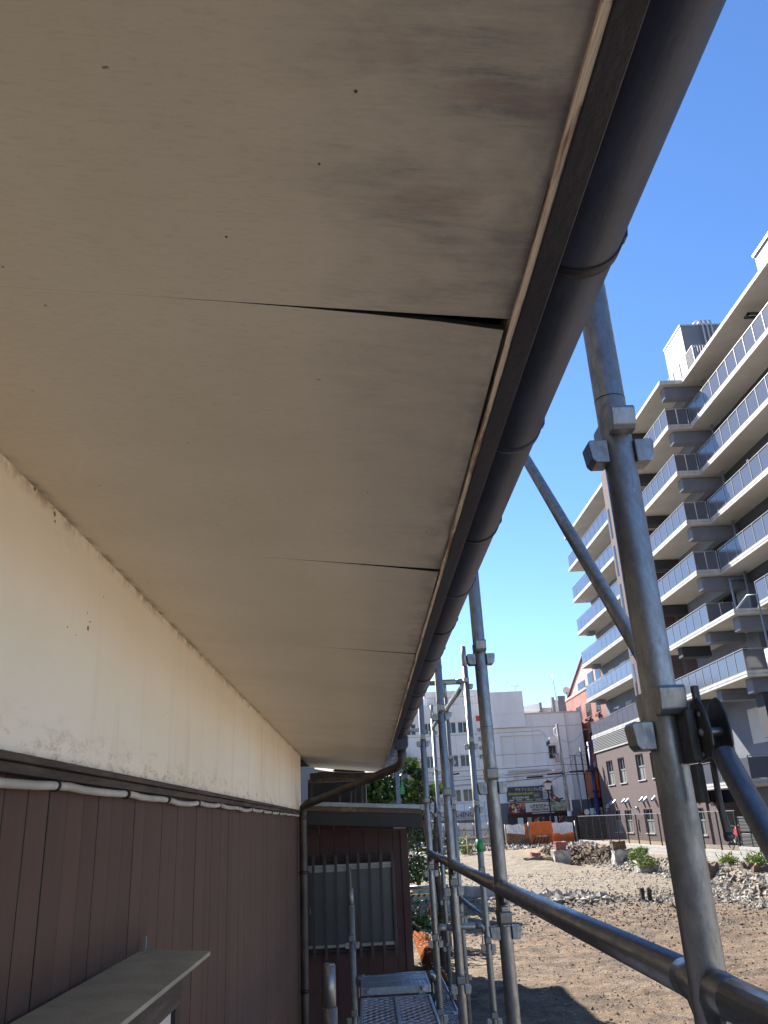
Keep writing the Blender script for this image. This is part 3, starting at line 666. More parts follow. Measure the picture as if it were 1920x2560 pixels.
# ------------------------------------------------------------------ scaffolding
def coupler_geo(zc, r=.0243):
    g = G(); c = r - .003
    for k in range(4):
        h = G(); up = .024 if k % 2 == 1 else -.024
        # profile (distance, z)
        d = [(c, .021), (r + .027, .021), (r + .031, .016), (r + .027, -.014), (r + .021, -.021), (c, -.021)]
        h.prism(d, 'y', -.0205, .0205)
        h.xf(Matrix.Translation((0, 0, zc + up)) @ Matrix.Rotation(R_(90 * k), 4, 'Z'))
        g._add(h.v, h.f, False)
    return g
POST_MESH = {}
def post(x, y, z0, z1, pz, label, r=.0243, spigot=0.0, mt='galv', group='scaffold posts along the house', joint=None):
    t = thing("scaffold_post", (x, y, z0), label, "scaffold post", group)
    def pb(g, n_, m, bevel=0): o = g.build(n_, m, t, bevel); o.location = (0, 0, -z0); return o
    body = G().tube((0, 0, z0), (0, 0, z1 - spigot), r, 24)
    if spigot: body.tube((0, 0, z1 - spigot - .01), (0, 0, z1 - .004), r * .84, 20).tube((0, 0, z1 - .006), (0, 0, z1 - .0002), r * .70, 20, caps=False)
    pb(body, "tube", mt)
    if joint is not None: pb(G().tube((0, 0, joint), (0, 0, joint + .0015), r + .0004, 24), "joint_ring", 'metal_dark')
    for p in pz:
        key = (r, mt)
        if key not in POST_MESH: POST_MESH[key] = coupler_geo(0, r).build("coupler", mt, t, .0018); POST_MESH[key].location = (0, 0, p - z0)
        else: inst(POST_MESH[key], t, (0, 0, p - z0))
    return t
XR, XI, XO = .4615, -.152, .847
pk = lambda off, a, b: [off + .475 * i for i in range(-8, 8) if a < off + .475 * i < b]
post(XR, 1.265, -2.8, 3.0, pk(.603, -2.7, 2.9), "thick grey scaffold post nearest the camera, with the brace clamp on its right", r=.0268, joint=.685)
post(XR, 3.127, -2.8, 3.0, pk(.600, -2.7, 2.9), "second scaffold post from the camera, standing against the sky left of centre right", joint=.32)
post(XR, 4.93, -2.8, 2.2, pk(.600, -2.7, 2.1), "third scaffold post from the camera, just clear of the gutter", joint=.40)
post(XR, 6.66, -2.8, 2.0, pk(.600, -2.7, 1.9), "fourth scaffold post from the camera, right beside the annex roof corner")
post(XR, -.55, -2.8, 3.0, pk(.603, -2.7, 2.9), "scaffold post just behind the camera")
post(XI, 3.127, -2.8, -.438, pk(-.825, -2.7, -.6), "short open-topped scaffold post at the bottom, nearer of the two by the wall", spigot=.13, mt='galv', group='short posts on the wall side')
post(XI, 6.66, -2.8, -.444, pk(-.80, -2.7, -.6), "short bright scaffold post in front of the barred window", spigot=.11, mt='galv_lt', group='short posts on the wall side')
qg = 'outer scaffold posts'
post(XO, 6.66, -2.8, 1.345, pk(.56, -2.7, 1.2), "slim outer scaffold post with a free top against the sky and green tape", spigot=.17, mt='galv_lt', group=qg)
post(XO, 8.46, -2.8, 1.35, pk(.56, -2.7, 1.2), "outer scaffold post almost hidden behind the third inner post", spigot=.17, mt='galv_lt', group=qg)
post(XO, 10.26, -2.8, 1.35, pk(.56, -2.7, 1.2), "farthest outer scaffold post, thin and blue-grey beside the annex corner", spigot=.17, mt='galv_lt', group=qg)
post(.475, 13.0, -2.8, .75, [], "plain grey pole rising in front of the tree", mt='galv_lt', r=.035, group=None)
tp = G().tube((XO, 6.66, -.24), (XO, 6.66, -.15), .0258, 16); tag(tp.build("green_tape", 'green'), "green tape wrapped round the slim outer scaffold post", "tape")
tp = G().box(.515, .57, 13.0, 13.02, .40, .50).box(.53, .56, 13.0, 13.02, .50, .58); tag(tp.build("green_tag", 'green'), "small green plastic sheet beside the plain grey pole at the tree", "sheet")

def rail(p, q, label, r=.0235, mt='galv_y', n=20, group='scaffold guard rails', name='guard_rail', cat='guard rail'):
    p = Vector(p); q = Vector(q); t = thing(name, p, label, cat, group); d = (q - p).normalized(); L_ = (q - p).length
    G().tube(p + d * .035, q - d * .035, r, n).build("tube", mt, t)
    for e, s in ((p, 1), (q, -1)):
        f = G()
        f.path([e + d * s * .022 - Vector((0, 0, .05)), e + d * s * .026 - Vector((0, 0, .012)), e + d * s * .040 + Vector((0, 0, .0)), e + d * s * .085], [r * .62, r * .95, r * 1.10, r * 1.0], n)
        f.build("end_fitting", mt, t)
        w = G().box(-.013, .013, -.004, .004, -.035, .03); w.xf(Matrix.Translation(e + d * s * (.0243 + .014) + Vector((0, 0, -.085))) @ Matrix.Rotation(math.atan2(d.y, d.x) - math.pi / 2, 4, 'Z'))
        w.v = [tuple(v_) for v_ in w.v]; w.build("wedge", mt, t, .003)
    return t
RZ = -.2335
rail((XR, -.55, RZ - .012), (XR, 1.265, RZ), "thick guard rail running out of the lower right corner behind the nearest post", .0262)
rail((XR, 1.265, RZ), (XR, 3.127, RZ), "long near guard rail sloping across the dirt lot from the nearest post", .0262)
rail((XR, 3.127, RZ), (XR, 4.93, RZ), "guard rail between the second and third posts", .0245)
rail((XR, 4.93, RZ), (XR, 6.66, RZ), "guard rail between the third and fourth posts", .0245)
rail((XR, 6.66, -.742), (XO, 6.66, -.742), "short level cross bar low between fourth post and slim outer post", .0225, 'galv_lt', group='scaffold cross bars', name='cross_bar', cat='cross bar')
rail((XR, 6.66, 1.055), (XO, 6.66, 1.055), "short level cross bar high between fourth post and slim outer post top", .0225, 'galv_lt', group='scaffold cross bars', name='cross_bar', cat='cross bar')
rail((XO, 6.66, 1.06), (XO, 8.46, 1.06), "sunlit slanting-looking rail high behind the third post", .0225, 'galv_lt')
rail((XO, 8.46, 1.08), (XO, 10.26, 1.08), "farthest sunlit rail leading to the farthest outer post", .0225, 'galv_lt')
rail((XO, 6.66, -.70), (XO, 8.46, -.70), "low bluish rail behind the third and slim outer posts", .0205, 'galv_lt')
rail((XI, 3.127, -.93), (XR, 3.127, -.93), "cross bar under the near deck end", .0235, group='scaffold cross bars', name='cross_bar', cat='cross bar')
rail((XI, 6.66, -1.04), (XR, 6.66, -1.04), "cross bar carrying the far end of the deck below the barred window", .0235, group='scaffold cross bars', name='cross_bar', cat='cross bar')
rail((.40, 10.7, 1.10), (.80, 10.7, 1.10), "short bar end showing between gutter and fourth post", .0225, 'galv_lt', group='scaffold cross bars', name='cross_bar', cat='cross bar')
# braces
BX = .507
def brace(p, q, r, label):
    t = thing("diagonal_brace", p, label, "brace", "diagonal braces"); p = Vector(p); q = Vector(q); d = (q - p).normalized()
    G().tube(p, q, r, 20).build("tube", 'galv', t)
    G().tube(q - d * .02, q + d * .01, r * .8, 12).build("flattened_end", 'galv', t)
    return t
brace((BX, 1.31, .125), (BX, 3.08, 1.93), .0145, "diagonal brace running up from the nearest post to the gutter")
B2 = brace((BX - .002, 1.175, .068), (BX + .002, -.5, -2.0), .0165, "thick diagonal brace falling to the right edge from the clamp")
C = thing("brace_clamp", (BX, 1.2, .1), "dark steel brace clamp with two cheek plates and a hanging wedge on the nearest post", "clamp")
def cpb(g, n_, m='galv_dk', bevel=.002): return g.build(n_, m, C, bevel)
M['galv_dk'] = make_galv("dark_cast_steel", (0.085, 0.088, 0.09), 0.6, 0.42, 0.6)
ck = [(-.060, .02), (-.050, .058), (-.022, .082), (.012, .086), (.030, .072), (.050, .040), (.060, .0), (.058, -.03), (.030, -.055), (-.02, -.062), (-.05, -.04)]
def cheek(x0, x1):
    g = G().prism([(1.20 - a * .62, .098 + b * .60) for a, b in ck], 'x', x0, x1); return g
cpb(cheek(.487, .4915), "cheek_plate"); cpb(cheek(.5155, .520), "cheek_plate")
cpb(G().tube((.483, 1.19, .10), (.525, 1.19, .10), .006, 14), "pin", 'galv')
cpb(G().tube((.485, 1.20, .07), (.523, 1.20, .07), .004, 12), "pin", 'galv')
cpb(G().box(.472, .4868, 1.20, 1.25, .060, .135), "clamp_block")
cpb(G().box(.486, .497, 1.195, 1.203, .140, .168), "top_lug")
cpb(G().prism([(.492, .06), (.500, .06), (.499, .00), (.505, -.035), (.500, -.047), (.493, -.043), (.491, .00)], 'y', 1.190, 1.198), "hanging_wedge")
for yb_, zb_ in ((1.185, .125), (1.215, .118)): cpb(G().tube((.4835, yb_, zb_), (.4866, yb_, zb_), .0045, 6), "bolt", "galv")
cpb(G().box(.474, .486, 1.205, 1.228, .005, .058), "wedge_tail"); cpb(G().tube((.493, 1.194, -.040), (.504, 1.194, -.040), .007, 10), "wedge_knob")

# decks of expanded metal
def deck(x0, x1, y0, y1, z, label, ncol=2, pitch=.040, group='scaffold decks', solid=False):
    t = thing("scaffold_deck", ((x0 + x1) / 2, y0, z), label, "scaffold deck", group)
    fr = G(); b = .016
    fr.box(x0, x0 + b, y0, y1, z - .045, z).box(x1 - b, x1, y0, y1, z - .045, z).box(x0 + b, x1 - b, y0, y0 + b, z - .045, z - .001).box(x0 + b, x1 - b, y1 - b, y1, z - .045, z - .001)
    w = (x1 - x0) / ncol
    for i in range(1, ncol): fr.box(x0 + w * i - .011, x0 + w * i + .011, y0 + b, y1 - b, z - .045, z)
    fr.build("frame", 'galv_mesh', t, .002)
    for i in range(ncol):
        a, c = x0 + w * i + .012, x0 + w * (i + 1) - .012; g = G()
        if solid:
            g.box(a, c, y0 + b, y1 - b, z - .012, z - .008); m = int((c - a) / .028)
            for k in range(m): g.box(a + .008 + k * .028, a + .020 + k * .028, y0 + b + .01, (y0 + y1) / 2 - .01, z - .008, z - .003)
            g.box(a + .004, c - .004, (y0 + y1) / 2 + .01, y1 - b - .01, z - .008, z - .004)
        else:
            n = int((y1 - y0 - 2 * b) / pitch); seg = max(4, int((c - a) / .030))
            for k in range(n):
                yy_ = y0 + b + (k + .5) * (y1 - y0 - 2 * b) / n
                for j in range(seg):
                    xa = a + (c - a) * j / seg; xb = a + (c - a) * (j + 1) / seg
                    da = pitch * .42 * (1 if (j + k) % 2 else -1); 
                    pa = (xa, yy_ - da, z - .012); pb_ = (xb, yy_ + da, z - .012)
                    h = .0045
                    g.quad((pa[0], pa[1] - h, z - .013), (pb_[0], pb_[1] - h, z - .013), (pb_[0], pb_[1] + h, z - .007), (pa[0], pa[1] + h, z - .007))
        o = g.build("mesh_panel", 'galv_mesh', t)
    for yy_ in np.arange(y0 + .3, y1 - .1, .45):
        G().box(x0 + b, x1 - b, yy_, yy_ + .02, z - .04, z - .02).build("cross_member", 'galv_mesh', t)
    for yy_, s in ((y1 + .0, 1), (y0, -1)):
        for xx in (x0 + .05, x1 - .05): G().box(xx - .012, xx + .012, min(yy_, yy_ + s * .05), max(yy_, yy_ + s * .05), z - .03, z - .005).build("hook", 'galv_mesh', t, .003)
    return t
deck(-.092, .357, 4.13, 5.95, -1.04, "near expanded-metal scaffold deck at the bottom edge")
deck(-.092, .368, 6.04, 6.50, -1.00, "short scaffold deck piece with pressed treads below the barred window", 1, solid=True)
deck(.45, .862, 9.62, 11.9, -1.85, "lower outer scaffold deck, farther length beyond the fourth post", 2, .045)
deck(.45, .862, 7.6, 9.50, -1.85, "lower outer scaffold deck, nearer length behind the third post", 2, .045)
deck(.47, .862, 5.6, 7.5, -1.85, "lower outer scaffold deck running out at the bottom edge", 2, .045)
deck(-.092, .357, 2.3, 4.12, -1.04, "scaffold deck under the camera")

# orange mesh sheeting on the ground beside the scaffold
os_ = G(); n = 46
for i in range(n):
    for j in range(4):
        y0_, y1_ = 9 + 14.5 * i / n, 9 + 14.5 * (i + 1) / n
        P_ = lambda yy_, jj: (0.93 + .12 * jj + .006 * (yy_ - 9) , yy_, -2.72 + .22 * math.sin(jj * .9) + .02 * math.sin(yy_ * 2 + jj))
        os_.quad(P_(y0_, j), P_(y0_, j + 1), P_(y1_, j + 1), P_(y1_, j))
tag(os_.build("orange_sheet", 'orange_sheet'), "long strip of orange mesh sheeting on the ground beside the scaffold", "sheet")
fl = G()
for i in range(140):
    yy_ = 9 + random.random() * 14.5; j = random.random() * 4; x_ = 0.93 + .12 * j + .006 * (yy_ - 9); z_ = -2.72 + .22 * math.sin(j * .9) + .02 * math.sin(yy_ * 2 + j) + .004
    fl.box(x_, x_ + .02, yy_, yy_ + .05, z_, z_ + .008)
o = fl.build("leaf_litter", 'hoard'); tag(o, "pale scraps lying on the orange sheeting", "litter", kind='stuff')

# broad leaved plant beside the annex
def plant(loc, n, lmin, lmax, label, m='leaf', width=.07, seed=1, spread=.25, upright=.8, name='leafy_plant', cat='plant', group=None):
    r = random.Random(seed); t = thing(name, loc, label, cat, group); base = Vector(loc); 
    stem = G()
    for i in range(n):
        a = r.random() * 6.28; L_ = r.uniform(lmin, lmax); up = r.uniform(upright - .3, upright); out = math.sqrt(max(.05, 1 - up * up))
        d = Vector((math.cos(a) * out, math.sin(a) * out, up)); s = base + Vector((r.uniform(-spread, spread), r.uniform(-spread, spread), 0)) * .5
        h0 = r.uniform(.2, .6) * L_; p0 = s + d * h0; side = d.cross(Vector((0, 0, 1))).normalized() * width * r.uniform(.6, 1.2)
        stem.tube(s, p0, .004, 5)
        g = G(); L2 = L_ * .75; pr = None; S_ = 6; rows = []
        for k in range(S_ + 1):
            u = k / S_; c = p0 + d * L2 * u - Vector((0, 0, 1)) * L2 * .35 * u * u; w = math.sin(min(1, u * 1.05 + .03) * math.pi) ** .8
            rows.append((c - side * w, c - Vector((0, 0, .008)) * w, c + side * w))
        for k in range(S_):
            for q in range(2): g._add([rows[k][q], rows[k][q + 1], rows[k + 1][q + 1], rows[k + 1][q]], [(0, 1, 2, 3)], True)
        g.build("leaf", m, t)
    stem.build("stem", 'trunk', t)
    return t
plant((.40, 8.7, -1.75), 12, .35, .62, "dark broad-leaved plant poking out past the annex wall foot", width=.055, seed=5, spread=.2, upright=.95)
plant((.44, 9.6, -1.9), 10, .3, .55, "lighter broad-leaved plant behind the dark one beside the scaffold", width=.05, seed=9, spread=.2)
plant((.95, 15.5, -1.9), 16, .35, .8, "leafy weed with hand-shaped leaves between annex wall and scaffold", width=.06, seed=3, spread=.5, upright=.8)
G_ = 1
# trees
def tree(loc, h, crown, n, label, seed=1, leaf=.10, ymix=.12, name='tree', group=None):
    r = random.Random(seed); t = thing(name, loc, label, 'tree', group); b = Vector(loc); tr = G()
    tr.path([b, b + Vector((.05, .02, h * .3)), b + Vector((-.03, .05, h * .55)), b + Vector((.05, 0, h * .85))], [.09, .075, .055, .02], 8)
    ctrs = []
    for c, rad in crown:
        c = Vector(c); ctrs.append((c, rad)); tr.path([b + Vector((0, 0, h * r.uniform(.3, .6))), b.lerp(c, .6) + Vector((0, 0, .1)), c], [.04, .025, .008], 6)
    tr.build("trunk", 'trunk', t)
    vs = []; fs = []; vy = []; fy = []
    tot = sum(q[1] ** 2 for q in ctrs)
    for c, rad in ctrs:
        m = int(n * rad ** 2 / tot); subs = [c + Vector((r.gauss(0, 1), r.gauss(0, 1), r.gauss(0, .8))).normalized() * rad * r.uniform(.35, .95) for _ in range(14)]
        for i in range(m):
            s_ = r.choice(subs); p = s_ + Vector((r.gauss(0, 1), r.gauss(0, 1), r.gauss(0, 1))) * rad * .22
            a = Vector((r.gauss(0, 1), r.gauss(0, 1), r.gauss(0, .6) - .3)).normalized(); bb = a.cross(Vector((r.gauss(0, 1), r.gauss(0, 1), r.gauss(0, 1)))).normalized()
            L_ = leaf * r.uniform(.6, 1.3); w = L_ * .38
            V_, F_ = (vy, fy) if (r.random() < ymix and p.z > c.z) else (vs, fs)
            o_ = len(V_); V_ += [tuple(p), tuple(p + a * L_ * .5 + bb * w), tuple(p + a * L_), tuple(p + a * L_ * .5 - bb * w)]; F_ += [(o_, o_ + 1, o_ + 2, o_ + 3)]
    for V_, F_, m_, nm in ((vs, fs, 'leaf', 'crown'), (vy, fy, 'leaf_y', 'young_leaves')):
        if F_:
            g = G(); g._add(V_, F_, False); o = g.build(nm, m_, t); o['kind'] = 'stuff'
    return t
tree((.6, 29.5, -2.7), 4.0, [((.3, 29.5, .85), 1.0), ((1.2, 29.3, .75), .85), ((-.6, 29.8, 1.2), 1.1), ((.1, 29.2, 1.6), .8), ((1.0, 29.6, .1), .8), ((-.2, 29.4, -.3), 1.1), ((1.9, 29.2, .75), .45)], 9000, "dense dark green tree showing between the annex roof and the downpipe", 3, .17)
tree((1.3, 17, -2.7), 3.6, [((.98, 17, 1.0), .22), ((1.05, 17.1, .75), .16), ((1.38, 16.9, .55), .14), ((.80, 17.2, .2), .3)], 900, "thin branches with bright yellow-green young leaves behind the leader head", 5, .11, .75)
tree((2.0, 37, -2.6), 4.2, [((1.2, 37.5, .2), 1.3), ((.2, 38, .9), 1.5), ((2.2, 37, -.6), .9)], 3000, "second bushy tree behind, farther towards the street hoarding", 8, .2)
def bush(loc, rad, n, label, seed, leaf=.07, m='leaf', name='shrub', zs=.8, wf=.3):
    r = random.Random(seed); t = thing(name, loc, label, 'shrub'); V_ = []; F_ = []; b = Vector(loc); st_ = G()
    for i in range(6): st_.tube(b, b + Vector((r.gauss(0, .5), r.gauss(0, .5), .9)) * rad, .01, 5)
    st_.build("stem", 'trunk', t)
    for i in range(n):
        p = b + Vector((r.gauss(0, .45), r.gauss(0, .45), abs(r.gauss(0.1, .55)) * zs)) * rad; a = Vector((r.gauss(0, 1), r.gauss(0, 1), r.gauss(.3, .6))).normalized(); bb = a.cross(Vector((r.gauss(0, 1), r.gauss(0, 1), r.gauss(0, 1)))).normalized()
        L_ = leaf * r.uniform(.6, 1.3); w = L_ * wf; o_ = len(V_); V_ += [tuple(p), tuple(p + a * L_ * .5 + bb * w), tuple(p + a * L_), tuple(p + a * L_ * .5 - bb * w)]; F_ += [(o_, o_ + 1, o_ + 2, o_ + 3)]
    g = G(); g._add(V_, F_, False); o = g.build("foliage", m, t); o['kind'] = 'stuff'; return t
bush((1.15, 22, -1.4), .75, 900, "dark green shrub at the annex wall end below the pipe handrail", 4, .13)
bush((.9, 19.5, -2.2), .6, 500, "low shrub with glossy leaves between annex and striped barrier", 6, .13)
bush((6.2, 56, -2.1), .55, 500, "pale yellow-green weed clump standing before the street hoarding", 7, .16, 'grass', zs=1.6)
wd = [((13.6, 44.5, -2.35), .55, "grass tuft on the rubble left of the nearest post"), ((12.9, 40.8, -2.45), .75, "tall bright grass clump on the bank directly left of the nearest post"), ((14.3, 45.8, -2.2), .5, "thin sapling weed growing by the fence base"),
      ((15.0, 36.5, -2.3), .5, "weed clump below the fence corner right of the nearest post"), ((14.9, 33.5, -2.2), .6, "low grass below the pale block wall"), ((14.0, 37.0, -2.3), .35, "small weed beside the rusty sheet pile")]
for i, (p_, r_, lb) in enumerate(wd): bush(p_, r_ * .62, 520, lb, 20 + i, .26, 'grass', name='weed', zs=.7, wf=.09)

# ------------------------------------------------------------------ lot remnants
def block(name, x, y, w, d, z0, z1, m, label, cat, group=None, jag=.05, seed=0):
    r = random.Random(seed + int(x * 10)); bm = bmesh.new(); bmesh.ops.create_cube(bm, size=1); bmesh.ops.subdivide_edges(bm, edges=bm.edges[:], cuts=3, use_grid_fill=True)
    for v in bm.verts:
        top = v.co.z > .3
        v.co = Vector((v.co.x * w + x + r.uniform(-jag, jag) * w, v.co.y * d + y + r.uniform(-jag, jag) * d, z0 + (v.co.z + .5) * (z1 - z0) + (r.uniform(-jag, jag) * (z1 - z0) * (1.6 if top else .5))))
    me = bpy.data.meshes.new(name); bm.to_mesh(me); bm.free(); me.materials.append(M[m]); o = bpy.data.objects.new(name, me); COL.objects.link(o); tag(o, label, cat, group); return o
cg = 'broken foundation blocks on the lot'
block("concrete_block", 10.85, 49.5, .95, .8, -2.9, -1.92, 'concrete_rough', "upright broken concrete block left of the pit, with a red brick lump on top", "concrete block", cg)
block("brick_lump", 10.85, 49.4, .62, .5, -1.95, -1.48, 'redbrick', "red brick lump standing on the left concrete block", "brick")
block("brick_lump", 9.6, 50.5, .55, .5, -2.45, -2.0, 'redbrick', "small reddish brick piece on the spoil left of the pit", "brick")
block("concrete_block", 13.65, 47.0, 1.0, .8, -2.95, -1.93, 'concrete_rough', "tall pale concrete stub in front of the fence, capped with rusty iron", "concrete block", cg)
block("scrap_iron", 13.45, 46.9, .72, .5, -1.92, -1.52, 'rust', "rusty iron piece on top of the pale concrete stub", "scrap metal")
block("concrete_block", 13.1, 41.6, .85, .8, -2.95, -2.2, 'concrete_rough', "lower cut concrete block in the rubble bank left of the nearest post", "concrete block", cg)
block("concrete_block", 9.9, 50.0, 1.9, 1.2, -2.8, -2.25, 'ground', "earth-covered lump sloping beside the left concrete block", "concrete block", cg, .12)
for i, (x, y) in enumerate([(12.0, 34.6), (12.15, 34.3), (8.9, 29.0), (9.1, 28.9)]):
    block("timber_stake", x, y, .12, .12, -2.85, -2.42, 'oldwood', ["broken timber stub left of the nearest post, back one", "broken timber stub left of the nearest post, front one", "pair of short stakes in the brown earth, left one", "pair of short stakes in the brown earth, right one"][i], "stake", "wooden stakes", .08)
for i, (x, y, w) in enumerate([(13.5, 34.5, .45), (14.0, 31.3, .6), (14.3, 33.2, .3), (13.2, 36.8, .25)]):
    block("rusty_pile", x, y, w, .3, -2.8, -2.12, 'rust', ["rusty sheet pile end in the bank just right of the nearest post", "rusty sheet pile end at the right picture edge", "small rusty steel stub behind the sheet piles", "small rusty stub left of the sheet piles"][i], "sheet pile", "rusty steel in the bank", .1)
block("boulder", 12.6, 26.6, .7, .9, -2.9, -2.1, 'concrete_rough', "rounded pale boulder at the right edge of the lot", "boulder", None, .1)
wb_ = G().box(1.6, 4.75, 33.9, 34.3, -2.85, -2.42); tag(wb_.build("low_concrete_wall", 'concrete', None, .02), "low grey concrete kerb wall crossing behind the second and third posts", "low wall")
# striped barrier
t = thing("striped_barrier", (1.2, 20, -2.8), "grey pipe barrier with yellow and black striped board beyond the annex corner", "barrier")
G().tube((.6, 20, -1.39), (1.75, 20, -1.40), .045, 12).build("pipe", 'galv_lt', t)
for x in (.62, 1.72): G().tube((x, 20, -2.85), (x, 20, -1.4), .03, 8).build("leg", 'galv_lt', t)
G().box(.6, 1.4, 20, 20.02, -1.58, -1.53).build("board", 'yellow', t)
for i in range(6): G().prism([(.64 + i * .13, -1.58), (.70 + i * .13, -1.58), (.73 + i * .13, -1.53), (.67 + i * .13, -1.53)], 'y', 19.994, 19.999).build("stripe", 'black', t)
rc = G().tube((1.75, 27, -2.8), (1.75, 27, -2.35), .12, 12, .03).box(1.6, 1.9, 26.85, 27.15, -2.8, -2.77); tag(rc.build("traffic_cone", 'red'), "small red cone in the shade beyond the annex", "cone")
pr = G()
for z in (-1.47, -1.92): pr.tube((2.6, 55, z), (9.4, 55, z + .06), .045, 8)
t = thing("wooden_rail_fence", (6, 55, -2.8), "pale pole handrail in front of the white street hoarding", "handrail")
for z in (-1.15, -1.6): G().tube((2.2, 54.9, z), (8.0, 54.9, z + .06), .035, 8).build("pole", 'bamboo', t)
for x in (2.9, 4.6, 6.2, 7.9): G().tube((x, 55, -2.7), (x, 55, -1.0), .03, 8).build("post", 'bamboo', t)
t = thing("timber_offcut", (6.6, 54.5, -2.3), "short bent pale timber leaning on the pole handrail", "timber")
G().path([(6.5, 54.6, -1.75), (6.7, 54.6, -1.35), (7.0, 54.6, -1.2)], .04, 6).build("bar", 'bamboo', t)

# ------------------------------------------------------------------ street hoarding, gate, tarps
HY = 63.0
hb = thing("street_hoarding", (6, HY, -2.1), "pale metal sheet hoarding with braced pipe frame along the street", "hoarding")
x = 2.2; px = None
while x < 8.7:
    zt = -.17 - .03 * (x - 3)
    if px is None: px = G().box(0, .52, 0, .03, -1.95, 0).build("panel", 'hoard', hb, .01); px.location = Vector((x, HY, zt)) - hb.location
    else: inst(px, hb, Vector((x, HY, zt)) - hb.location)
    x += .545
for x in np.arange(2.2, 8.8, 1.09): G().tube((x, HY - .12, -2.15), (x, HY - .12, -.15 - .03 * (x - 3)), .03, 8).build("post", 'galv', hb)
for z in (-.75, -1.35, -1.95): G().tube((2.2, HY - .16, z), (8.8, HY - .16, z - .06), .025, 8).build("rail", 'galv', hb)
for i, x in enumerate(np.arange(2.2, 8.2, 1.09)): G().tube((x + .1, HY - .2, -2.0), (x + 1.0, HY - .2, -.9) if i % 2 else (x + .1, HY - .2, -2.0 + .001), .02, 6).build("diagonal", 'galv', hb)
for i, x in enumerate(np.arange(2.2, 8.2, 1.09)): G().tube((x + 1.0, HY - .22, -2.0), (x + .1, HY - .22, -.8), .018, 6).build("diagonal", 'galv', hb)
gt = thing("site_gate", (12.5, HY, -2.1), "orange mesh safety gate panel with black diagonal stripes below", "gate")
gx0, gx1 = 11.75, 13.42
G().box(gx0, gx0 + .09, HY - .03, HY + .03, -2.05, -.45).box(gx1 - .09, gx1, HY - .03, HY + .03, -2.05, -.47).box(gx0 + .09, gx1 - .09, HY - .03, HY + .03, -.55, -.46).box(gx0 + .09, gx1 - .09, HY - .03, HY + .03, -2.05, -1.97).build("frame", 'orange', gt, .01)
G().box(gx0 + .09, gx1 - .09, HY - .005, HY + .005, -1.33, -.55).build("mesh_sheet", 'orange', gt)
g = G()
for i in range(26): g.box(gx0 + .1 + i * .058, gx0 + .106 + i * .058, HY - .012, HY - .006, -1.33, -.55)
for i in range(14): g.box(gx0 + .09, gx1 - .09, HY - .014, HY - .0125, -1.33 + i * .058, -1.324 + i * .058)
g.build("mesh_wires", 'orange_d', gt)
G().box(gx0 + .09, gx1 - .09, HY - .02, HY + .01, -1.97, -1.33).build("stripe_board", 'orange_d', gt)
for i in range(6): G().prism([(gx0 + .14 + i * .24, -1.88), (gx0 + .25 + i * .24, -1.88), (gx0 + .45 + i * .24, -1.5), (gx0 + .34 + i * .24, -1.5)][:4], 'y', HY - .027, HY - .021).build("stripe", 'black', gt) if i < 5 else None
text("立入禁止 安全第一", .10, 'ink_white', gt, gx0 + .45, HY - .025, -1.46, bold=.002)
for x0, x1, z0, z1, z2, lb, mm in [(10.05, 11.4, -2.05, -1.10, -.56, "white plastic cover sheet hung over the hoarding left of the orange gate", 'tarp'), (13.45, 14.95, -2.05, -1.3, -.58, "crumpled white tarp right of the orange gate", 'tarp')]:
    g = G(); n = 14
    for i in range(n):
        f = lambda u, v: (x0 + (x1 - x0) * u, HY + .04 - .05 * math.sin(u * 17 + v * 6) - .03 * math.sin(u * 40), (z1 + (-.18 * u if x0 < 11 else .05 * math.sin(u * 9))) * (1 - v) + z2 * v + (.03 * math.sin(u * 12) if v > .9 else 0))
        for j in range(5): g._add([f(i / n, j / 5), f((i + 1) / n, j / 5), f((i + 1) / n, (j + 1) / 5), f(i / n, (j + 1) / 5)], [(0, 1, 2, 3)], True)
    tag(g.build("tarp", mm), lb, "tarp", "white sheets on the hoarding")
bp = G().box(10.0, 11.7, HY + .12, HY + .16, -2.1, -.95); tag(bp.build("brown_sheet", 'brownpan'), "rusty brown sheet panel below the left white cover, with debris at its foot", "panel", "brown sheet panels")
bp = G().box(13.45, 15.0, HY + .12, HY + .16, -2.1, -1.25); tag(bp.build("brown_sheet", 'orange_d'), "orange-brown sheet panel below the right white tarp", "panel", "brown sheet panels")
op = G().box(11.42, 11.72, HY - .02, HY + .02, -1.5, -.52); tag(op.build("orange_strip", 'orange_d'), "narrow orange panel left of the site gate", "panel")
for x, z, lb in ((9.95, -.5, "pale timber post at the end of the white hoarding"), (11.68, -.45, "grey pipe post at the left of the orange gate"), (15.1, -.5, "grey post where the hoarding meets the black fence")):
    pp = G().tube((x, HY - .15, -2.2), (x, HY - .15, z), .05, 8); tag(pp.build("fence_post", 'bamboo' if x < 10 else 'galv_lt'), lb, "post")
rocks("scrap_pile", 120, lambda r, n: (10.6 + r.normal(0, .5, n), 62.3 + r.normal(0, .15, n)), .05, .22, 'rock', "scrap and rubble at the foot of the brown sheet", "rubble", seed=31)

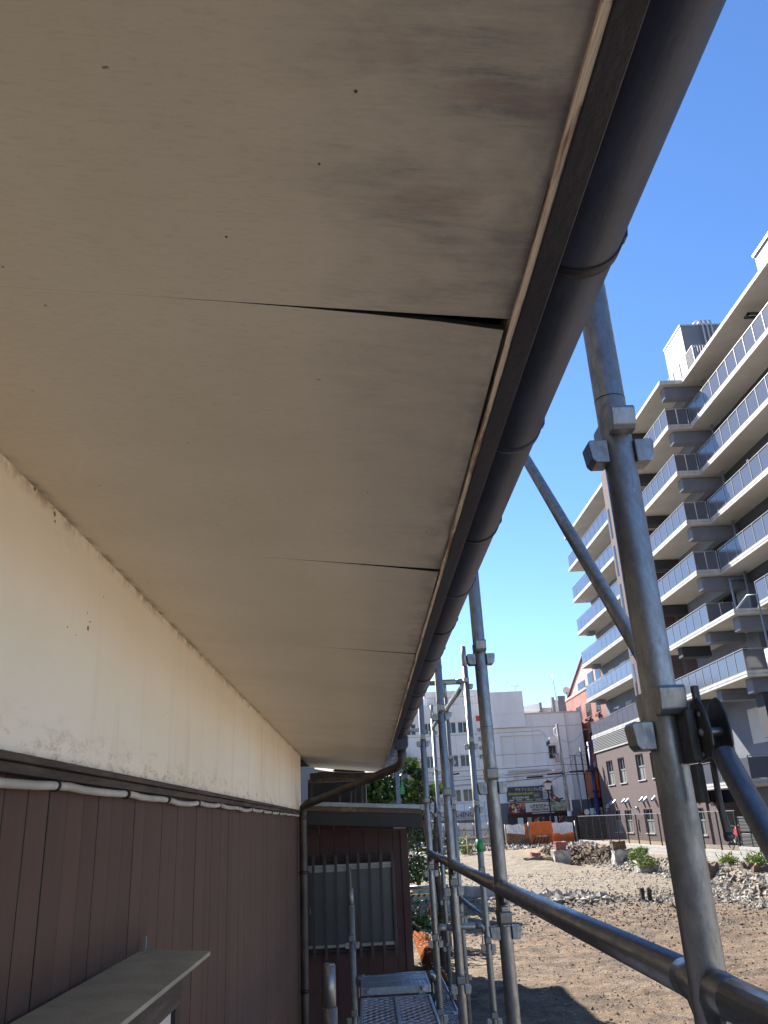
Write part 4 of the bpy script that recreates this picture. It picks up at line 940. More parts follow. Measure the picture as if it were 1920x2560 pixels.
# ------------------------------------------------------------------ mesh fence beside the apartments
FX = 16.0
fn = thing("mesh_fence", (FX, 50, -2.4), "black wire mesh fence on a grey block base in front of the apartments", "fence")
G().box(FX - .08, FX + .08, 37.2, 65.4, -2.75, -1.88).build("block_base", 'block', fn)
fp = None
for y in np.arange(37.3, 65.5, 1.99):
    if fp is None: fp = G().box(-.03, .03, -.03, .03, 0, 1.66).build("post", 'black', fn); fp.location = Vector((FX, y, -1.878)) - fn.location
    else: inst(fp, fn, Vector((FX, y, -1.878)) - fn.location)
G().box(FX - .02, FX + .02, 37.2, 65.4, -.245, -.205).build("top_rail", 'greyblue', fn)
g = G()
for z in np.arange(-1.83, -.26, .10): g.box(FX - .004, FX + .004, 37.2, 65.4, z, z + .006)
for y in np.arange(37.3, 65.4, .052): g.box(FX - .0065, FX - .0045, y, y + .005, -1.86, -.25)
o = g.build("wire_mesh", 'black', fn); o['kind'] = 'stuff'
g = G().box(15.2, 15.98, 65.9, 65.94, -2.05, -.2); 
cf = thing("fence_gate", (15.6, 66, -2.1), "black barred fence gate at the far corner beside the hoarding", "gate")
G().box(15.15, 15.2, 65.95, 66.0, -2.1, -.2).box(15.93, 15.98, 65.95, 66.0, -2.1, -.2).box(15.2, 15.93, 65.95, 66.0, -.28, -.22).box(15.2, 15.93, 65.95, 66.0, -1.2, -1.14).build("frame", 'black', cf)
for i in range(12): G().box(15.25 + i * .056, 15.265 + i * .056, 65.96, 65.98, -2.05, -.28).build("bar", 'black', cf)
dkp = thing("cycle_shelter", (17.5, 70.6, -2.0), "dark fenced bicycle store between the fence and the brown wall", "shelter")
G().box(16.1, 19.0, 70.9, 70.95, -2.0, -.2).build("back_panel", 'black', dkp)
for x in (16.1, 16.9, 17.0, 18.0, 18.9): G().box(x, x + .06, 70.6, 70.66, -2.0, -.2).build("post", 'metal_dark', dkp)
G().box(16.1, 19.0, 70.6, 70.66, -1.25, -1.2).build("rail", 'metal_dark', dkp)
ex = G().tube((16.45, 70.2, -2.0), (16.45, 70.2, -1.0), .12, 12); tag(ex.build("fire_extinguisher_box", 'red'), "red canister seen through the far fence mesh", "canister")
# right part: block wall and louvre fence
lw = thing("louvre_fence", (FX, 33, -2.4), "dark louvred screen fence on a pale block wall at the right edge", "fence")
G().box(FX - .12, FX + .08, 24, 37.15, -2.75, -1.675).build("block_wall", 'block', lw)
for j, (z0, z1) in enumerate(((-1.66, -1.12), (-1.09, -.52))):
    for y in np.arange(31, 37, 1.0):
        g = G()
        for k in range(9): zz = z0 + .03 + k * (z1 - z0 - .05) / 9; g.prism([(FX - .02, zz), (FX + .02, zz + .035), (FX + .02, zz + .045), (FX - .02, zz + .01)], 'y', y + .03, y + .97)
        g.box(FX + .022, FX + .03, y + .02, y + .98, z0, z1); g.build("louvre_panel", 'greyblue_dk', lw)
for y in np.arange(31, 37.1, 1.0): G().box(FX - .03, FX + .03, y - .02, y + .02, -1.67, -.5).build("post", 'black', lw)
G().box(FX - .03, FX + .03, 31, 37, -.515, -.48).build("top_rail", 'greyblue', lw)

# ------------------------------------------------------------------ apartment building
AB = thing("apartment_building", (21, 45, -2.0), "tall grey and white apartment block with stacked balconies and a brown tiled wing", "apartment building")
ABL = -AB.location
def ab(g, n_, m, bevel=0, parent=None): return g.build(n_, m, parent or AB, bevel)
WX = 20.9
# core walls
ab(G().box(WX, 34, 41.4, 49.9, -2, 23.4), "grey_wall", 'greyblue')
ab(G().box(21.6, 34, 12, 41.38, -2, 23.4), "near_wall", 'greyblue')
ab(G().box(20.2, 34, 49.92, 56.6, -2, 23.4), "tiled_wall", 'brown_tile')
ab(G().box(20.6, 34, 56.62, 69.6, 4.6, 23.4), "wing_wall", 'greyblue')
# brown ground floors with windows
def walled(x, y0, y1, z0, z1, holes, name, m, th=.28):
    """wall in plane x (thickness to +x) with rectangular openings"""
    ysn = sorted({y0, y1} | {h[0] for h in holes} | {h[1] for h in holes}); zsn = sorted({z0, z1} | {h[2] for h in holes} | {h[3] for h in holes}); g = G()
    for a, b in zip(ysn, ysn[1:]):
        run = None
        for c, d in zip(zsn, zsn[1:]):
            inside = any(h[0] <= a and b <= h[1] and h[2] <= c and d <= h[3] for h in holes)
            if not inside:
                if run and abs(run[1] - c) < 1e-9: run = (run[0], d)
                else:
                    if run: g.box(x, x + th, a, b, run[0], run[1])
                    run = (c, d)
            else:
                if run: g.box(x, x + th, a, b, run[0], run[1]); run = None
        if run: g.box(x, x + th, a, b, run[0], run[1])
    return ab(g, name, m)
hol = [(64.9, 66.65, 1.93, 3.72), (61.85, 63.5, 1.93, 3.72), (57.5, 59.2, 1.93, 3.65), (54.6, 56.1, 1.93, 3.55), (64.75, 66.6, -1.5, .06), (62.0, 63.6, -1.5, .03), (57.35, 59.2, -1.5, .03), (48.5, 49.6, -1.5, -.05)]
walled(19.1, 48.05, 69.5, -2.0, 4.6, hol, "brown_wall", 'brown_tile')
ab(G().box(19.1, 20.5, 69.2, 69.5, -2, 4.6), "end_wall", 'brown_tile')
ab(G().box(19.4, 19.42, 48.1, 69.1, -2, 4.5), "dark_backing", 'dark')
for (a, b, c, d) in hol:
    W = ab(G().box(19.22, 19.27, a, a + .06, c, d).box(19.22, 19.27, b - .06, b, c, d).box(19.22, 19.27, a + .06, b - .06, d - .05, d).box(19.22, 19.27, a + .06, b - .06, c, c + .05)
           .box(19.215, 19.26, (a + b) / 2 - .03, (a + b) / 2 + .03, c + .05, d - .05).box(19.21, 19.265, a + .06, b - .06, c + (d - c) * .5, c + (d - c) * .5 + .09), "window", 'frame_white')
    G().box(19.27, 19.275, a + .06, b - .06, c + .05, d - .05).build("glass_pane", 'wglass', W)
    G().box(19.245, 19.25, a + .1, b - .1, c + .05, c + (d - c) * .5).build("curtain", 'curtain', W)
    G().box(19.03, 19.098, a - .04, b + .04, c - .06, c - .001).build("sill", 'slab', W)
ab(G().box(19.2, 20.6, 46.3, 48.04, -2, .14), "low_tiled_wall", 'brown_tile')
# steel vents over the lower windows
vy = [66.4, 65.6, 63.2, 62.3, 59.0, 58.1, 56.4, 54.4, 49.3, 67.6]
for i, y in enumerate(vy):
    z = .52 if i < 9 else .3
    g = G(); n = 8; V = []
    for k in range(n + 1):
        t_ = math.pi * k / n; V.append((19.098, y - .16 + .16 * (1 - math.cos(t_)), z + .34 * math.sin(t_) ** .8))
    base = [(19.0, y - .02, z - .02)]
    for k in range(n + 1):
        t_ = math.pi * k / n; V.append((18.84, y - .14 + .14 * (1 - math.cos(t_)), z - .02 + .12 * math.sin(t_)))
    F = [(k, k + 1, n + 1 + k + 1, n + 1 + k) for k in range(n)]; g._add(V, F, True); ab(g, "vent_hood", 'vent')
for y in (67.9, 60.3, 46.9): ab(G().tube((19.1, y, .12), (18.95, y, .10), .11, 12), "round_vent", 'vent')
ab(G().tube((19.08, 60.6, -1.4), (19.08, 60.6, -.6), .05, 8), "drain_pipe", 'brown_tile')
# louvre band
ab(G().box(19.16, 19.2, 58.0, 69.4, 4.60, 5.70), "louvre_backing", 'dark')
for k in range(9): ab(G().prism([(19.04, 4.64 + k * .115), (19.12, 4.70 + k * .115), (19.12, 4.73 + k * .115), (19.04, 4.69 + k * .115)], 'y', 57.5, 69.45), "louvre_slat", 'frame_white')
ab(G().box(19.02, 19.16, 57.5, 69.5, 4.56, 4.63), "louvre_sill", 'slab')
LV = [20.38, 17.45, 14.5, 11.6, 8.68, 5.65]
def slab(poly, z, name="balcony", roof=False):
    """poly in (x, y); two tier edge"""
    g = G().prism(poly, 'z', z, z + .11)
    cx = sum(p[0] for p in poly) / len(poly); cy_ = sum(p[1] for p in poly) / len(poly)
    ins = [(x + .05 * (1 if x < cx else -1), y + .05 * (1 if y < cy_ else -1)) for x, y in poly]
    g.prism(ins, 'z', z + .1101, z + .1499)
    g.prism([(x + .015 * (1 if x < cx else -1), y + .015 * (1 if y < cy_ else -1)) for x, y in poly], 'z', z + .15, z + .28)
    s = ab(g, name, 'slab')
    u = G().prism([(x + .06 * (1 if x < cx else -1), y + .06 * (1 if y < cy_ else -1)) for x, y in poly], 'z', z - .006, z - .001); u.build("underside", 'slab_under', s)
    return s
RAILM = {}
def railing(par, p, q, z, bay=1.045, glass='bglass', posts=True, h=1.05):
    """glass balustrade from p to q (x,y) on top of slab z"""
    p = Vector((p[0], p[1], 0)); q = Vector((q[0], q[1], 0)); d = (q - p); L_ = d.length; d.normalize(); n = max(1, round(L_ / bay)); w = L_ / n
    ang = math.atan2(d.y, d.x)
    def rb(x0, x1, y0, y1, z0, z1, nm, m, loc):
        key = (round(x0, 3), round(x1, 3), y0, y1, round(z0, 3), round(z1, 3), nm, m)
        if key not in RAILM:
            RAILM[key] = G().box(x0, x1, y0, y1, z0, z1).build(nm, m, par); o = RAILM[key]
        else: o = inst(RAILM[key], par)
        o.location = (loc.x + ABL.x * 0, loc.y, loc.z); o.rotation_euler = (0, 0, ang); return o
    zt = z + .28
    for i in range(n):
        b = p + d * (w * i); b.z = zt
        rb(.03, w - .03, -.004, .004, .05, h - .05, "glass_pane", glass, b)
    for i in range(n + 1 if posts else 0):
        b = p + d * (w * i); b.z = zt
        if posts: rb(-.022, .022, -.022, .022, 0, h - .001, "baluster", 'rail', b)
    b = p.copy(); b.z = zt
    rb(-.02, L_ + .02, -.025, .025, h, h + .04, "handrail", 'rail', b); rb(.0, L_, -.015, .015, .02, .045, "bottom_rail", 'rail', b)
xm, xn, yt = 18.15, 19.47, 41.2
for i, z in enumerate(LV[:4]):
    s = slab([(xm, yt), (WX, yt), (WX, 50.5), (xm, 50.5)], z); s2 = slab([(xn, 12), (21.6, 12), (21.6, yt - .01), (xn, yt - .01)], z)
    railing(s, (xm + .08, 50.4), (xm + .08, yt + .08), z); railing(s, (xm + .08, yt + .08), (xn, yt + .08), z, .62, 'bglass'); railing(s2, (xn + .08, yt), (xn + .08, 20.3), z)
s = slab([(xm + .1, 38.1), (21.5, 38.1), (21.5, 48.5), (xm + .1, 48.5)], LV[4]); railing(s, (xm + .18, 48.4), (xm + .18, yt), LV[4]); railing(s, (xm + .18, yt), (xn + .3, yt), LV[4], .7)
s2 = slab([(xn, 20), (21.6, 20), (21.6, 38.05), (xn, 38.05)], LV[4] + .25); railing(s2, (xn + .08, 38), (xn + .08, 24), LV[4] + .2)
s = slab([(xm + .1, 38.1), (23, 38.1), (23, 48.5), (xm + .1, 48.5)], LV[5]); railing(s, (xm + .18, 48.4), (xm + .18, 38.18), LV[5]); railing(s, (xm + .18, 38.18), (22.6, 38.18), LV[5])
s = slab([(xm + .1, 39.9), (22.5, 39.9), (22.5, 47.9), (xm + .1, 47.9)], .83); railing(s, (xm + .18, 47.8), (xm + .18, 40.0), .83); railing(s, (xm + .18, 40.0), (22.4, 40.0), .83, 2.2, 'bglass2')
# far wing balconies
for z in LV: 
    s = slab([(19.05, 56.8), (20.6, 56.8), (20.6, 69.7), (19.05, 69.7)], z + .05); railing(s, (19.13, 56.9), (19.13, 69.6), z + .05, 1.27, 'bglass2', posts=False); railing(s, (19.13, 69.6), (20.5, 69.6), z + .05, 1.3, 'bglass2', posts=False)
ab(G().box(19.02, 20.2, 50.5, 56.78, 4.61, 24.3), "tiled_pier", 'brown_tile')
for z in LV[:5]: ab(G().box(19.0, 19.015, 56.1, 56.45, z - 1.4, z + .9), "slit_window", 'wglass')
# roof slabs
ab(G().box(xm, 21, yt, 50.9, 23.33, 23.45).box(xm + .05, 21, yt + .05, 50.9, 23.451, 23.6), "roof_slab", 'slab')
ab(G().box(xn, 22, 12, yt - .01, 23.33, 23.45).box(xn + .05, 22, 12, yt - .06, 23.451, 23.6), "roof_slab", 'slab')
ab(G().box(19.05, 21, 56.8, 69.75, 23.5, 23.75), "roof_slab", 'slab')
for a in ((xm + .06, 20.99, yt + .06, 50.8), (xn + .06, 21.9, 12.1, yt - .08), (19.1, 20.9, 56.9, 69.7)): ab(G().box(a[0], a[1], a[2], a[3], (23.324 if a[0] < 19.08 or a[0] > 19.3 else 23.494), (23.329 if a[0] < 19.08 or a[0] > 19.3 else 23.499)), "roof_underside", 'slab_under')
# beams below slabs
for z in [23.33] + LV[:4]:
    ab(G().box(18.5, WX - .001, yt + .35, yt + 1.0, z - .72, z - .008), "bracket_beam", 'greyblue', .06)
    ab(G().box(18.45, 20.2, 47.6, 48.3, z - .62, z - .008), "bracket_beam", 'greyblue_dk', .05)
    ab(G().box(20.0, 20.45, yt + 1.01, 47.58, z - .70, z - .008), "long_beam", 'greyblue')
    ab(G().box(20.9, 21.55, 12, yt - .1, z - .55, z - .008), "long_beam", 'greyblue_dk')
    ab(G().tube((20.55, yt - .35, z - 2.6), (20.55, yt - .35, z - .01), .06, 8), "rain_pipe", 'bluepipe')
for z in LV[4:]:
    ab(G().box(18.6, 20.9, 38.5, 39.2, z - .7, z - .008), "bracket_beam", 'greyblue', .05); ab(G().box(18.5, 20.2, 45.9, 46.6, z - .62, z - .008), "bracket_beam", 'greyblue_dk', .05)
    ab(G().box(18.55, 20.5, 42.0, 42.6, z - .6, z - .008), "bracket_beam", 'greyblue', .05)
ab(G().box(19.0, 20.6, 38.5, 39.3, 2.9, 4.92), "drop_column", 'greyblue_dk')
ab(G().box(20.88, 20.899, 41.45, 44.5, 3.0, 4.8), "sunlit_wall_patch", 'slab_under')  # pale sheet painted as the sunlit patch on the wall
for z in LV: 
    ab(G().tube((20.85, yt + 3.5, z + 2.0), (20.6, yt + 3.5, z + 2.0), .10, 10).tube((20.6, yt + 3.5, z + 1.85), (20.6, yt + 3.5, z + 2.12), .12, 10), "wall_lamp", 'ac')
    ab(G().box(20.86, 20.89, 43.0, 44.6, z + .3, z + 2.3), "balcony_door", 'wglass'); ab(G().box(20.84, 20.895, 44.62, 44.7, z + .3, z + 2.4), "door_frame", 'frame_white')
ab(G().path([(19.6, 40.6, 8.7), (19.6, 40.6, 11.0), (19.6, 40.7, 11.15), (20.8, 41.2, 11.2)], .07, 8), "downpipe", 'bluepipe')
ab(G().path([(18.9, 36.8, 4.4), (18.9, 36.8, 9.3), (18.7, 37.3, 9.4), (18.6, 38.6, 9.0)], .05, 8), "downpipe", 'bluepipe')
ab(G().box(18.9, 19.6, 36.4, 37.3, 5.75, 6.75), "air_conditioner", 'ac', .03)
for y, z in ((67.5, 11.3), (67.6, 8.35), (67.8, 5.3), (67.7, 14.2)): ab(G().box(19.5, 20.1, y, y + .8, z + .03, z + .38), "outdoor_unit", 'greyband', .03)
for z in LV[3:]:
    for y in (43.2, 46.4): ab(G().box(20.1, 20.5, y, y + .8, z + .29, z + .85), 'outdoor_unit', 'ac', .03)
    for y in (59.5, 62.5, 65.8): 
        W = ab(G().box(20.56, 20.598, y, y + 1.5, z + .9, z + 2.3), "window", 'frame_white'); G().box(20.545, 20.558, y + .08, y + .7, z + .98, z + 2.22).box(20.545, 20.558, y + .8, y + 1.42, z + .98, z + 2.22).build("glass_pane", 'wglass', W)
for i, (y, z) in enumerate(((33.5, 22.9), (31.0, 19.95), (36.5, 16.3), (35.5, 10.9))): ab(G().box(19.9, 21.2, y, y + .12, z - .1, z).box(19.9, 21.2, y + .35, y + .45, z - .1, z).box(19.9, 20.0, y, y + .45, z - .1, z), "laundry_bracket", 'greyblue_dk')
# roof tower, railing, penthouse
ab(G().box(22.49, 27, 46.05, 49.1, 23.6, 30.5), "roof_tower", 'greyblue'); ab(G().box(22.46, 22.485, 46.0, 49.15, 23.6, 30.45), "tower_lit_side", 'towerlt')  # thin side sheet is paler: sunlight on that face put into its colour
ab(G().box(22.42, 27, 46.0, 49.2, 30.51, 30.62), "tower_coping", 'frame_white')
for i, x in enumerate((23.9, 24.2, 24.5)): ab(G().path([(x, 45.8, 23.6), (x, 45.8, 30.3), (x, 45.85, 30.75), (x - .2, 46.2, 30.95), (x - .35, 46.5, 30.8)], .07, 8), "roof_pipe", 'frame_white')
g = G()
RR = ab(G().box(19.62, 19.66, 39.3, 43.4, 24.72, 24.76).box(19.66, 22, 39.28, 39.32, 24.72, 24.76).box(19.62, 19.66, 39.3, 43.4, 23.68, 23.71), "roof_railing", 'rail')
for y in np.arange(39.3, 43.5, .10): G().box(19.635, 19.65, y, y + .02, 23.7, 24.72).build("railing_bar", 'rail', RR)
for y in np.arange(39.3, 43.5, 1.03): G().box(19.61, 19.67, y - .03, y + .03, 23.6, 24.74).build("railing_post", 'rail', RR)
for x in np.arange(19.75, 21.8, .16): G().box(x, x + .05, 39.28, 39.31, 23.7, 24.72).build("railing_bar", 'rail', RR)
ab(G().box(19.98, 26, 22, 31.9, 23.62, 24.95), "penthouse", 'towerlt'); ab(G().box(19.9, 26, 21.9, 31.95, 24.96, 25.1), "penthouse_coping", 'frame_white')
ab(G().box(21.5, 23, 41.4, 48, -2, 4.6), "ground_wall", 'greyblue')
ab(G().box(21.2, 21.49, 43.0, 44.2, -1.9, .4), "entrance_door", 'dark'); 
ab(G().tube((19.9, 41.5, .60), (19.9, 41.5, .82), .02, 6).tube((19.9, 41.5, .35), (19.9, 41.5, .6), .11, 12), "ceiling_lamp", 'ac')
# bicycle / scooter behind the fence
bk = thing("bicycle", (17.0, 40.0, -1.9), "parked bicycle with pale handlebar and red basket behind the mesh fence", "bicycle")
def wheel(y):
    g = G(); n = 20
    g.path([(17.0, y + .32 * math.cos(a), -1.62 + .32 * math.sin(a)) for a in np.linspace(0, 2 * math.pi, n + 1)], .022, 6)
    for k in range(6): a = k * math.pi / 6; g.tube((17.0, y - .31 * math.cos(a), -1.62 - .31 * math.sin(a)), (17.0, y + .31 * math.cos(a), -1.62 + .31 * math.sin(a)), .004, 4)
    g.build("wheel", 'black', bk)
wheel(39.5); wheel(40.55)
G().path([(17, 39.5, -1.62), (17, 39.75, -1.25), (17, 40.3, -1.2), (17, 40.1, -1.65), (17, 39.78, -1.2), (17, 39.75, -.95)], .02, 6).path([(17, 40.3, -1.2), (17, 40.55, -1.62)], .018, 6).build("frame", 'ac', bk)
G().path([(16.75, 39.95, -.86), (16.8, 39.78, -.88), (17.0, 39.74, -.93), (17.2, 39.78, -.88), (17.25, 39.95, -.86)], .018, 6).build("handlebar", 'ac', bk)
G().box(16.85, 17.15, 39.35, 39.68, -1.28, -1.02).build("basket", 'red', bk); G().box(16.92, 17.08, 40.15, 40.42, -1.14, -1.07).build("saddle", 'black', bk)

# ------------------------------------------------------------------ buildings across the street
def facade_y(par, x0, x1, z0, z1, y, holes, m, name="wall", th=.4, depth=8):
    xsn = sorted({x0, x1} | {h[0] for h in holes} | {h[1] for h in holes}); zsn = sorted({z0, z1} | {h[2] for h in holes} | {h[3] for h in holes}); g = G()
    for a, b in zip(xsn, xsn[1:]):
        run = None
        for c, d in zip(zsn, zsn[1:]):
            if any(h[0] <= a and b <= h[1] and h[2] <= c and d <= h[3] for h in holes):
                if run: g.box(a, b, y, y + th, run[0], run[1]); run = None
            elif run and abs(run[1] - c) < 1e-9: run = (run[0], d)
            else: run = (c, d) if run is None else run
        if run: g.box(a, b, y, y + th, run[0], run[1])
    g.box(x0, x1, y + th + .01, y + depth, z0, z1)
    return g.build(name, m, par)
OB = thing("office_building", (7.5, 82, -2), "cream clad three-storey building with strip windows and a cleaning shop below", "building")
wins = []
for z0, z1 in ((7.66, 8.72), (4.58, 5.68), (1.48, 2.6)):
    for a in (-1.4, .3, 2.5, 3.9, 5.55, 7.75 - .0, 8.9): wins.append((a + .0, a + (1.05 if a in (2.5,) else 1.0), z0, z1))
wins = [(a, b, c, d) for (a, b, c, d) in wins]
facade_y(OB, -3.0, 11.55, 1.35, 10.3, 79, wins, 'beige_panel')
facade_y(OB, -3.0, 11.55, -2.0, 1.34, 79.05, [], 'white_wall', "ground_floor")
for (a, b, c, d) in wins:
    W = G().box(a, a + .06, 79.1, 79.16, c, d).box(b - .06, b, 79.1, 79.16, c, d).box(a + .06, b - .06, 79.1, 79.16, d - .06, d).box(a + .06, b - .06, 79.1, 79.16, c, c + .06).box((a + b) / 2 - .03, (a + b) / 2 + .03, 79.09, 79.15, c + .06, d - .06).build("window", 'ac', OB)
    G().box(a + .06, b - .06, 79.17, 79.18, c + .06, d - .06).build("glass_pane", 'wglass', W)
    G().box(a - .04, b + .04, 78.93, 78.998, c - .08, c - .002).build("sill", 'ac', W)
for x in np.arange(-2.6, 11.5, 1.12):
    G().box(x, x + .025, 78.985, 78.999, 8.85, 10.25).build("panel_joint", 'hoard', OB)
    G().box(x, x + .025, 78.985, 78.999, 5.8, 7.5).build("panel_joint", 'hoard', OB)
for z in (.15, .62): G().box(-3, 11.5, 79.03, 79.048, z, z + .03).build("panel_joint", 'galv', OB)
for x in np.arange(-2.5, 11.5, 1.9): G().box(x, x + .03, 79.03, 79.047, -2, 1.34).build("panel_joint", 'galv', OB)
G().box(3.0, 9.9, 78.8, 79.02, .05, .72).build("shop_sign", 'hoard', OB)
text("DRY CLEANING", .62, 'ink_grey', OB, 5.35, 78.79, .18, bold=.012)
G().box(3.0, 9.9, 78.3, 79.0, -.32, -.1).build("awning", 'greyband', OB); G().box(3.2, 9.8, 79.0, 79.04, -2, -.33).build("shopfront", 'wglass', OB)
G().box(6.3, 11.9, 84, 88, 10.3, 12.4).build("roof_block", 'hoard', OB); G().box(-1, 4.5, 81, 88, 10.3, 11.8).build("roof_block", 'beige_panel', OB); G().box(4.8, 6.2, 80.5, 84, 10.3, 11.2).build("roof_block", 'beige_panel', OB)
for x in np.arange(4.2, 11, .9): G().box(x, x + .03, 79.3, 79.33, 10.3, 11.1).build("roof_rail_post", 'galv', OB)
G().box(4.2, 10.9, 79.3, 79.33, 11.08, 11.12).build("roof_rail", 'galv', OB)
G().tube((7.9, 81, 10.3), (7.9, 81, 14.2), .06, 8).tube((7.9, 81, 14.2), (7.9, 81, 14.5), .12, 8).build("roof_mast", 'galv', OB)
vs_ = thing("banner_sign", (10.9, 78, 5), "tall narrow white banner sign with red and blue marks between the two buildings", "sign")
G().box(10.55, 11.05, 78.2, 78.5, 4.4, 9.2).build("board", 'ac', vs_); G().box(10.6, 11.0, 78.17, 78.198, 8.6, 9.1).build("red_mark", 'red', vs_)
for i, ch in enumerate("学生会館"): text(ch, .42, 'ink_grey', vs_, 10.6, 78.17, 7.6 - i * .8, bold=.004)

SB = thing("restaurant_building", (16, 80, -2), "plain white rendered building with a steak restaurant at street level", "building")
facade_y(SB, 12.05, 20.45, -2.0, 8.95, 77.6, [(17.05, 17.72, 4.88, 5.98), (12.65, 16.8, 4.35, 7.05)], 'white_wall')
G().box(12.66, 16.79, 77.75, 77.99, 4.351, 7.049).build("recessed_panel", 'white_wall', SB)
G().box(12.05, 20.45, 77.5, 77.7, 8.951, 9.05).build("parapet_cap", 'hoard', SB); G().box(12.05, 20.47, 77.56, 77.598, 7.72, 7.78).build("string_course", 'hoard', SB)
G().box(12.02, 15.1, 77.3, 82, 9.06, 11.1).build("stair_tower", 'white_wall', SB); G().box(12.02, 15.1, 77.32, 77.595, 7.79, 9.055).build("stair_tower_base", 'white_wall', SB)
W = G().box(17.0, 17.77, 77.55, 77.597, 4.8, 4.88).box(17.0, 17.77, 77.55, 77.597, 5.98, 6.04).box(17.0, 17.05, 77.55, 77.597, 4.88, 5.98).box(17.72, 17.77, 77.55, 77.597, 4.88, 5.98).build("window", 'frame_white', SB); G().box(17.05, 17.72, 77.72, 77.75, 4.88, 5.98).build("glass_pane", 'wglass', W)
G().box(12.05, 20.45, 77.45, 77.595, .22, 1.15).build("grey_band", 'greyband', SB); G().box(18.2, 20.45, 77.47, 77.594, -2, .219).build("grey_wall", 'greyband', SB); G().box(12.05, 12.6, 77.47, 77.594, -2, .219).build("grey_wall", 'greyband', SB)
G().box(13.0, 16.8, 77.3, 77.55, 3.8, 3.95).build("ledge", 'hoard', SB)
G().box(12.6, 18.2, 77.1, 77.594, -2, .1).build("shopfront", 'steak_dark', SB)
for x, w, m in ((13.4, .5, 'ac'), (14.3, .35, 'bamboo'), (14.9, 1.1, 'food1'), (16.3, .22, 'ac'), (16.75, .22, 'ac'), (17.15, .8, 'food1')): G().box(x, x + w, 77.04, 77.09, -1.6, -.15).build("window_poster", m, SB)
G().box(12.6, 18.25, 76.7, 77.1, .10, .26).build("awning", 'maroon', SB); G().box(14.7, 16.7, 76.66, 76.698, .14, .21).build("awning_lettering_strip", 'ink_white', SB)
G().box(19.0, 19.75, 77.4, 77.46, -.5, .05).build("orange_sign", 'orange_d', SB)
G().box(18.9, 18.98, 77.5, 77.58, 1.16, 8.9).build("rain_pipe", 'hoard', SB); G().box(12.9, 13.5, 77.2, 77.58, 3.0, 3.5).build("air_conditioner", 'ac', SB)
for x in (13.9, 15.7, 17.4, 19.2): G().box(x, x + .02, 77.585, 77.599, 1.16, 8.9).build("wall_joint", 'hoard', SB)
bs = thing("billboard", (15, 77, 1.9), "dark property billboard with Japanese lettering and a white tower above the steak sign", "billboard")
G().box(12.7, 16.9, 77.2, 77.44, 1.28, 2.50).build("board", 'sign_dark', bs)
text("アルファスリブレ蒲田", .30, 'ink_white', bs, 13.45, 77.19, 2.12, bold=.004, sx=.92); text("MANSION GALLERY", .27, 'ink_yellow', bs, 12.8, 77.19, 1.80, bold=.004); text("0120-016-365", .27, 'ink_white', bs, 13.15, 77.19, 1.48, bold=.003)
G().box(15.05, 15.7, 77.17, 77.198, 1.5, 1.95).build("badge", 'greyband', bs); text("当社", .22, 'ink_yellow', bs, 15.12, 77.165, 1.62)
for k in range(9): G().box(15.95, 16.75 - .02 * k, 77.17, 77.198, 1.33 + k * .12, 1.39 + k * .12).build("tower_picture_floor", 'ink_white', bs)
G().box(12.85, 14.0, 77.18, 77.198, 1.34, 1.40).build("small_print_line", 'ink_white', bs); G().box(14.4, 14.75, 77.18, 77.198, 1.33, 1.42).build("yellow_tab", 'ink_yellow', bs); G().box(14.8, 15.8, 77.18, 77.198, 1.34, 1.39).build("small_print_line", 'ink_white', bs)
ss = thing("restaurant_sign", (15.4, 77, .7), "ivory steak restaurant sign with black lettering between food pictures", "sign")
G().box(12.7, 14.15, 76.95, 77.44, .28, 1.12).build("food_picture", 'food1', ss); G().box(14.2, 16.55, 76.95, 77.44, .30, 1.08).build("board", 'sign_white', ss); G().box(16.6, 18.15, 76.95, 77.44, .30, 1.08).build("salad_picture", 'food2', ss)
text("いきなり!", .40, 'ink', ss, 14.62, 76.94, .62, bold=.012, sx=.62); text("ステーキ", .40, 'ink', ss, 15.62, 76.94, .62, bold=.012, sx=.58); text("IKINARI STEAK", .24, 'ink', ss, 14.75, 76.94, .38, bold=.006, shear=.2, sx=.95)
for i, x in enumerate((13.3, 15.0, 16.3, 17.5)): tag(G().tube((x, 77.3, 1.2), (x, 76.7, 1.3), .02, 6).box(x - .12, x + .12, 76.6, 76.8, 1.24, 1.36).build("sign_lamp", 'black'), ["spot lamp over the steak picture", "spot lamp over the left of the ivory sign", "spot lamp over the right of the ivory sign", "spot lamp over the salad picture"][i], "lamp", "spot lamps above the restaurant sign")

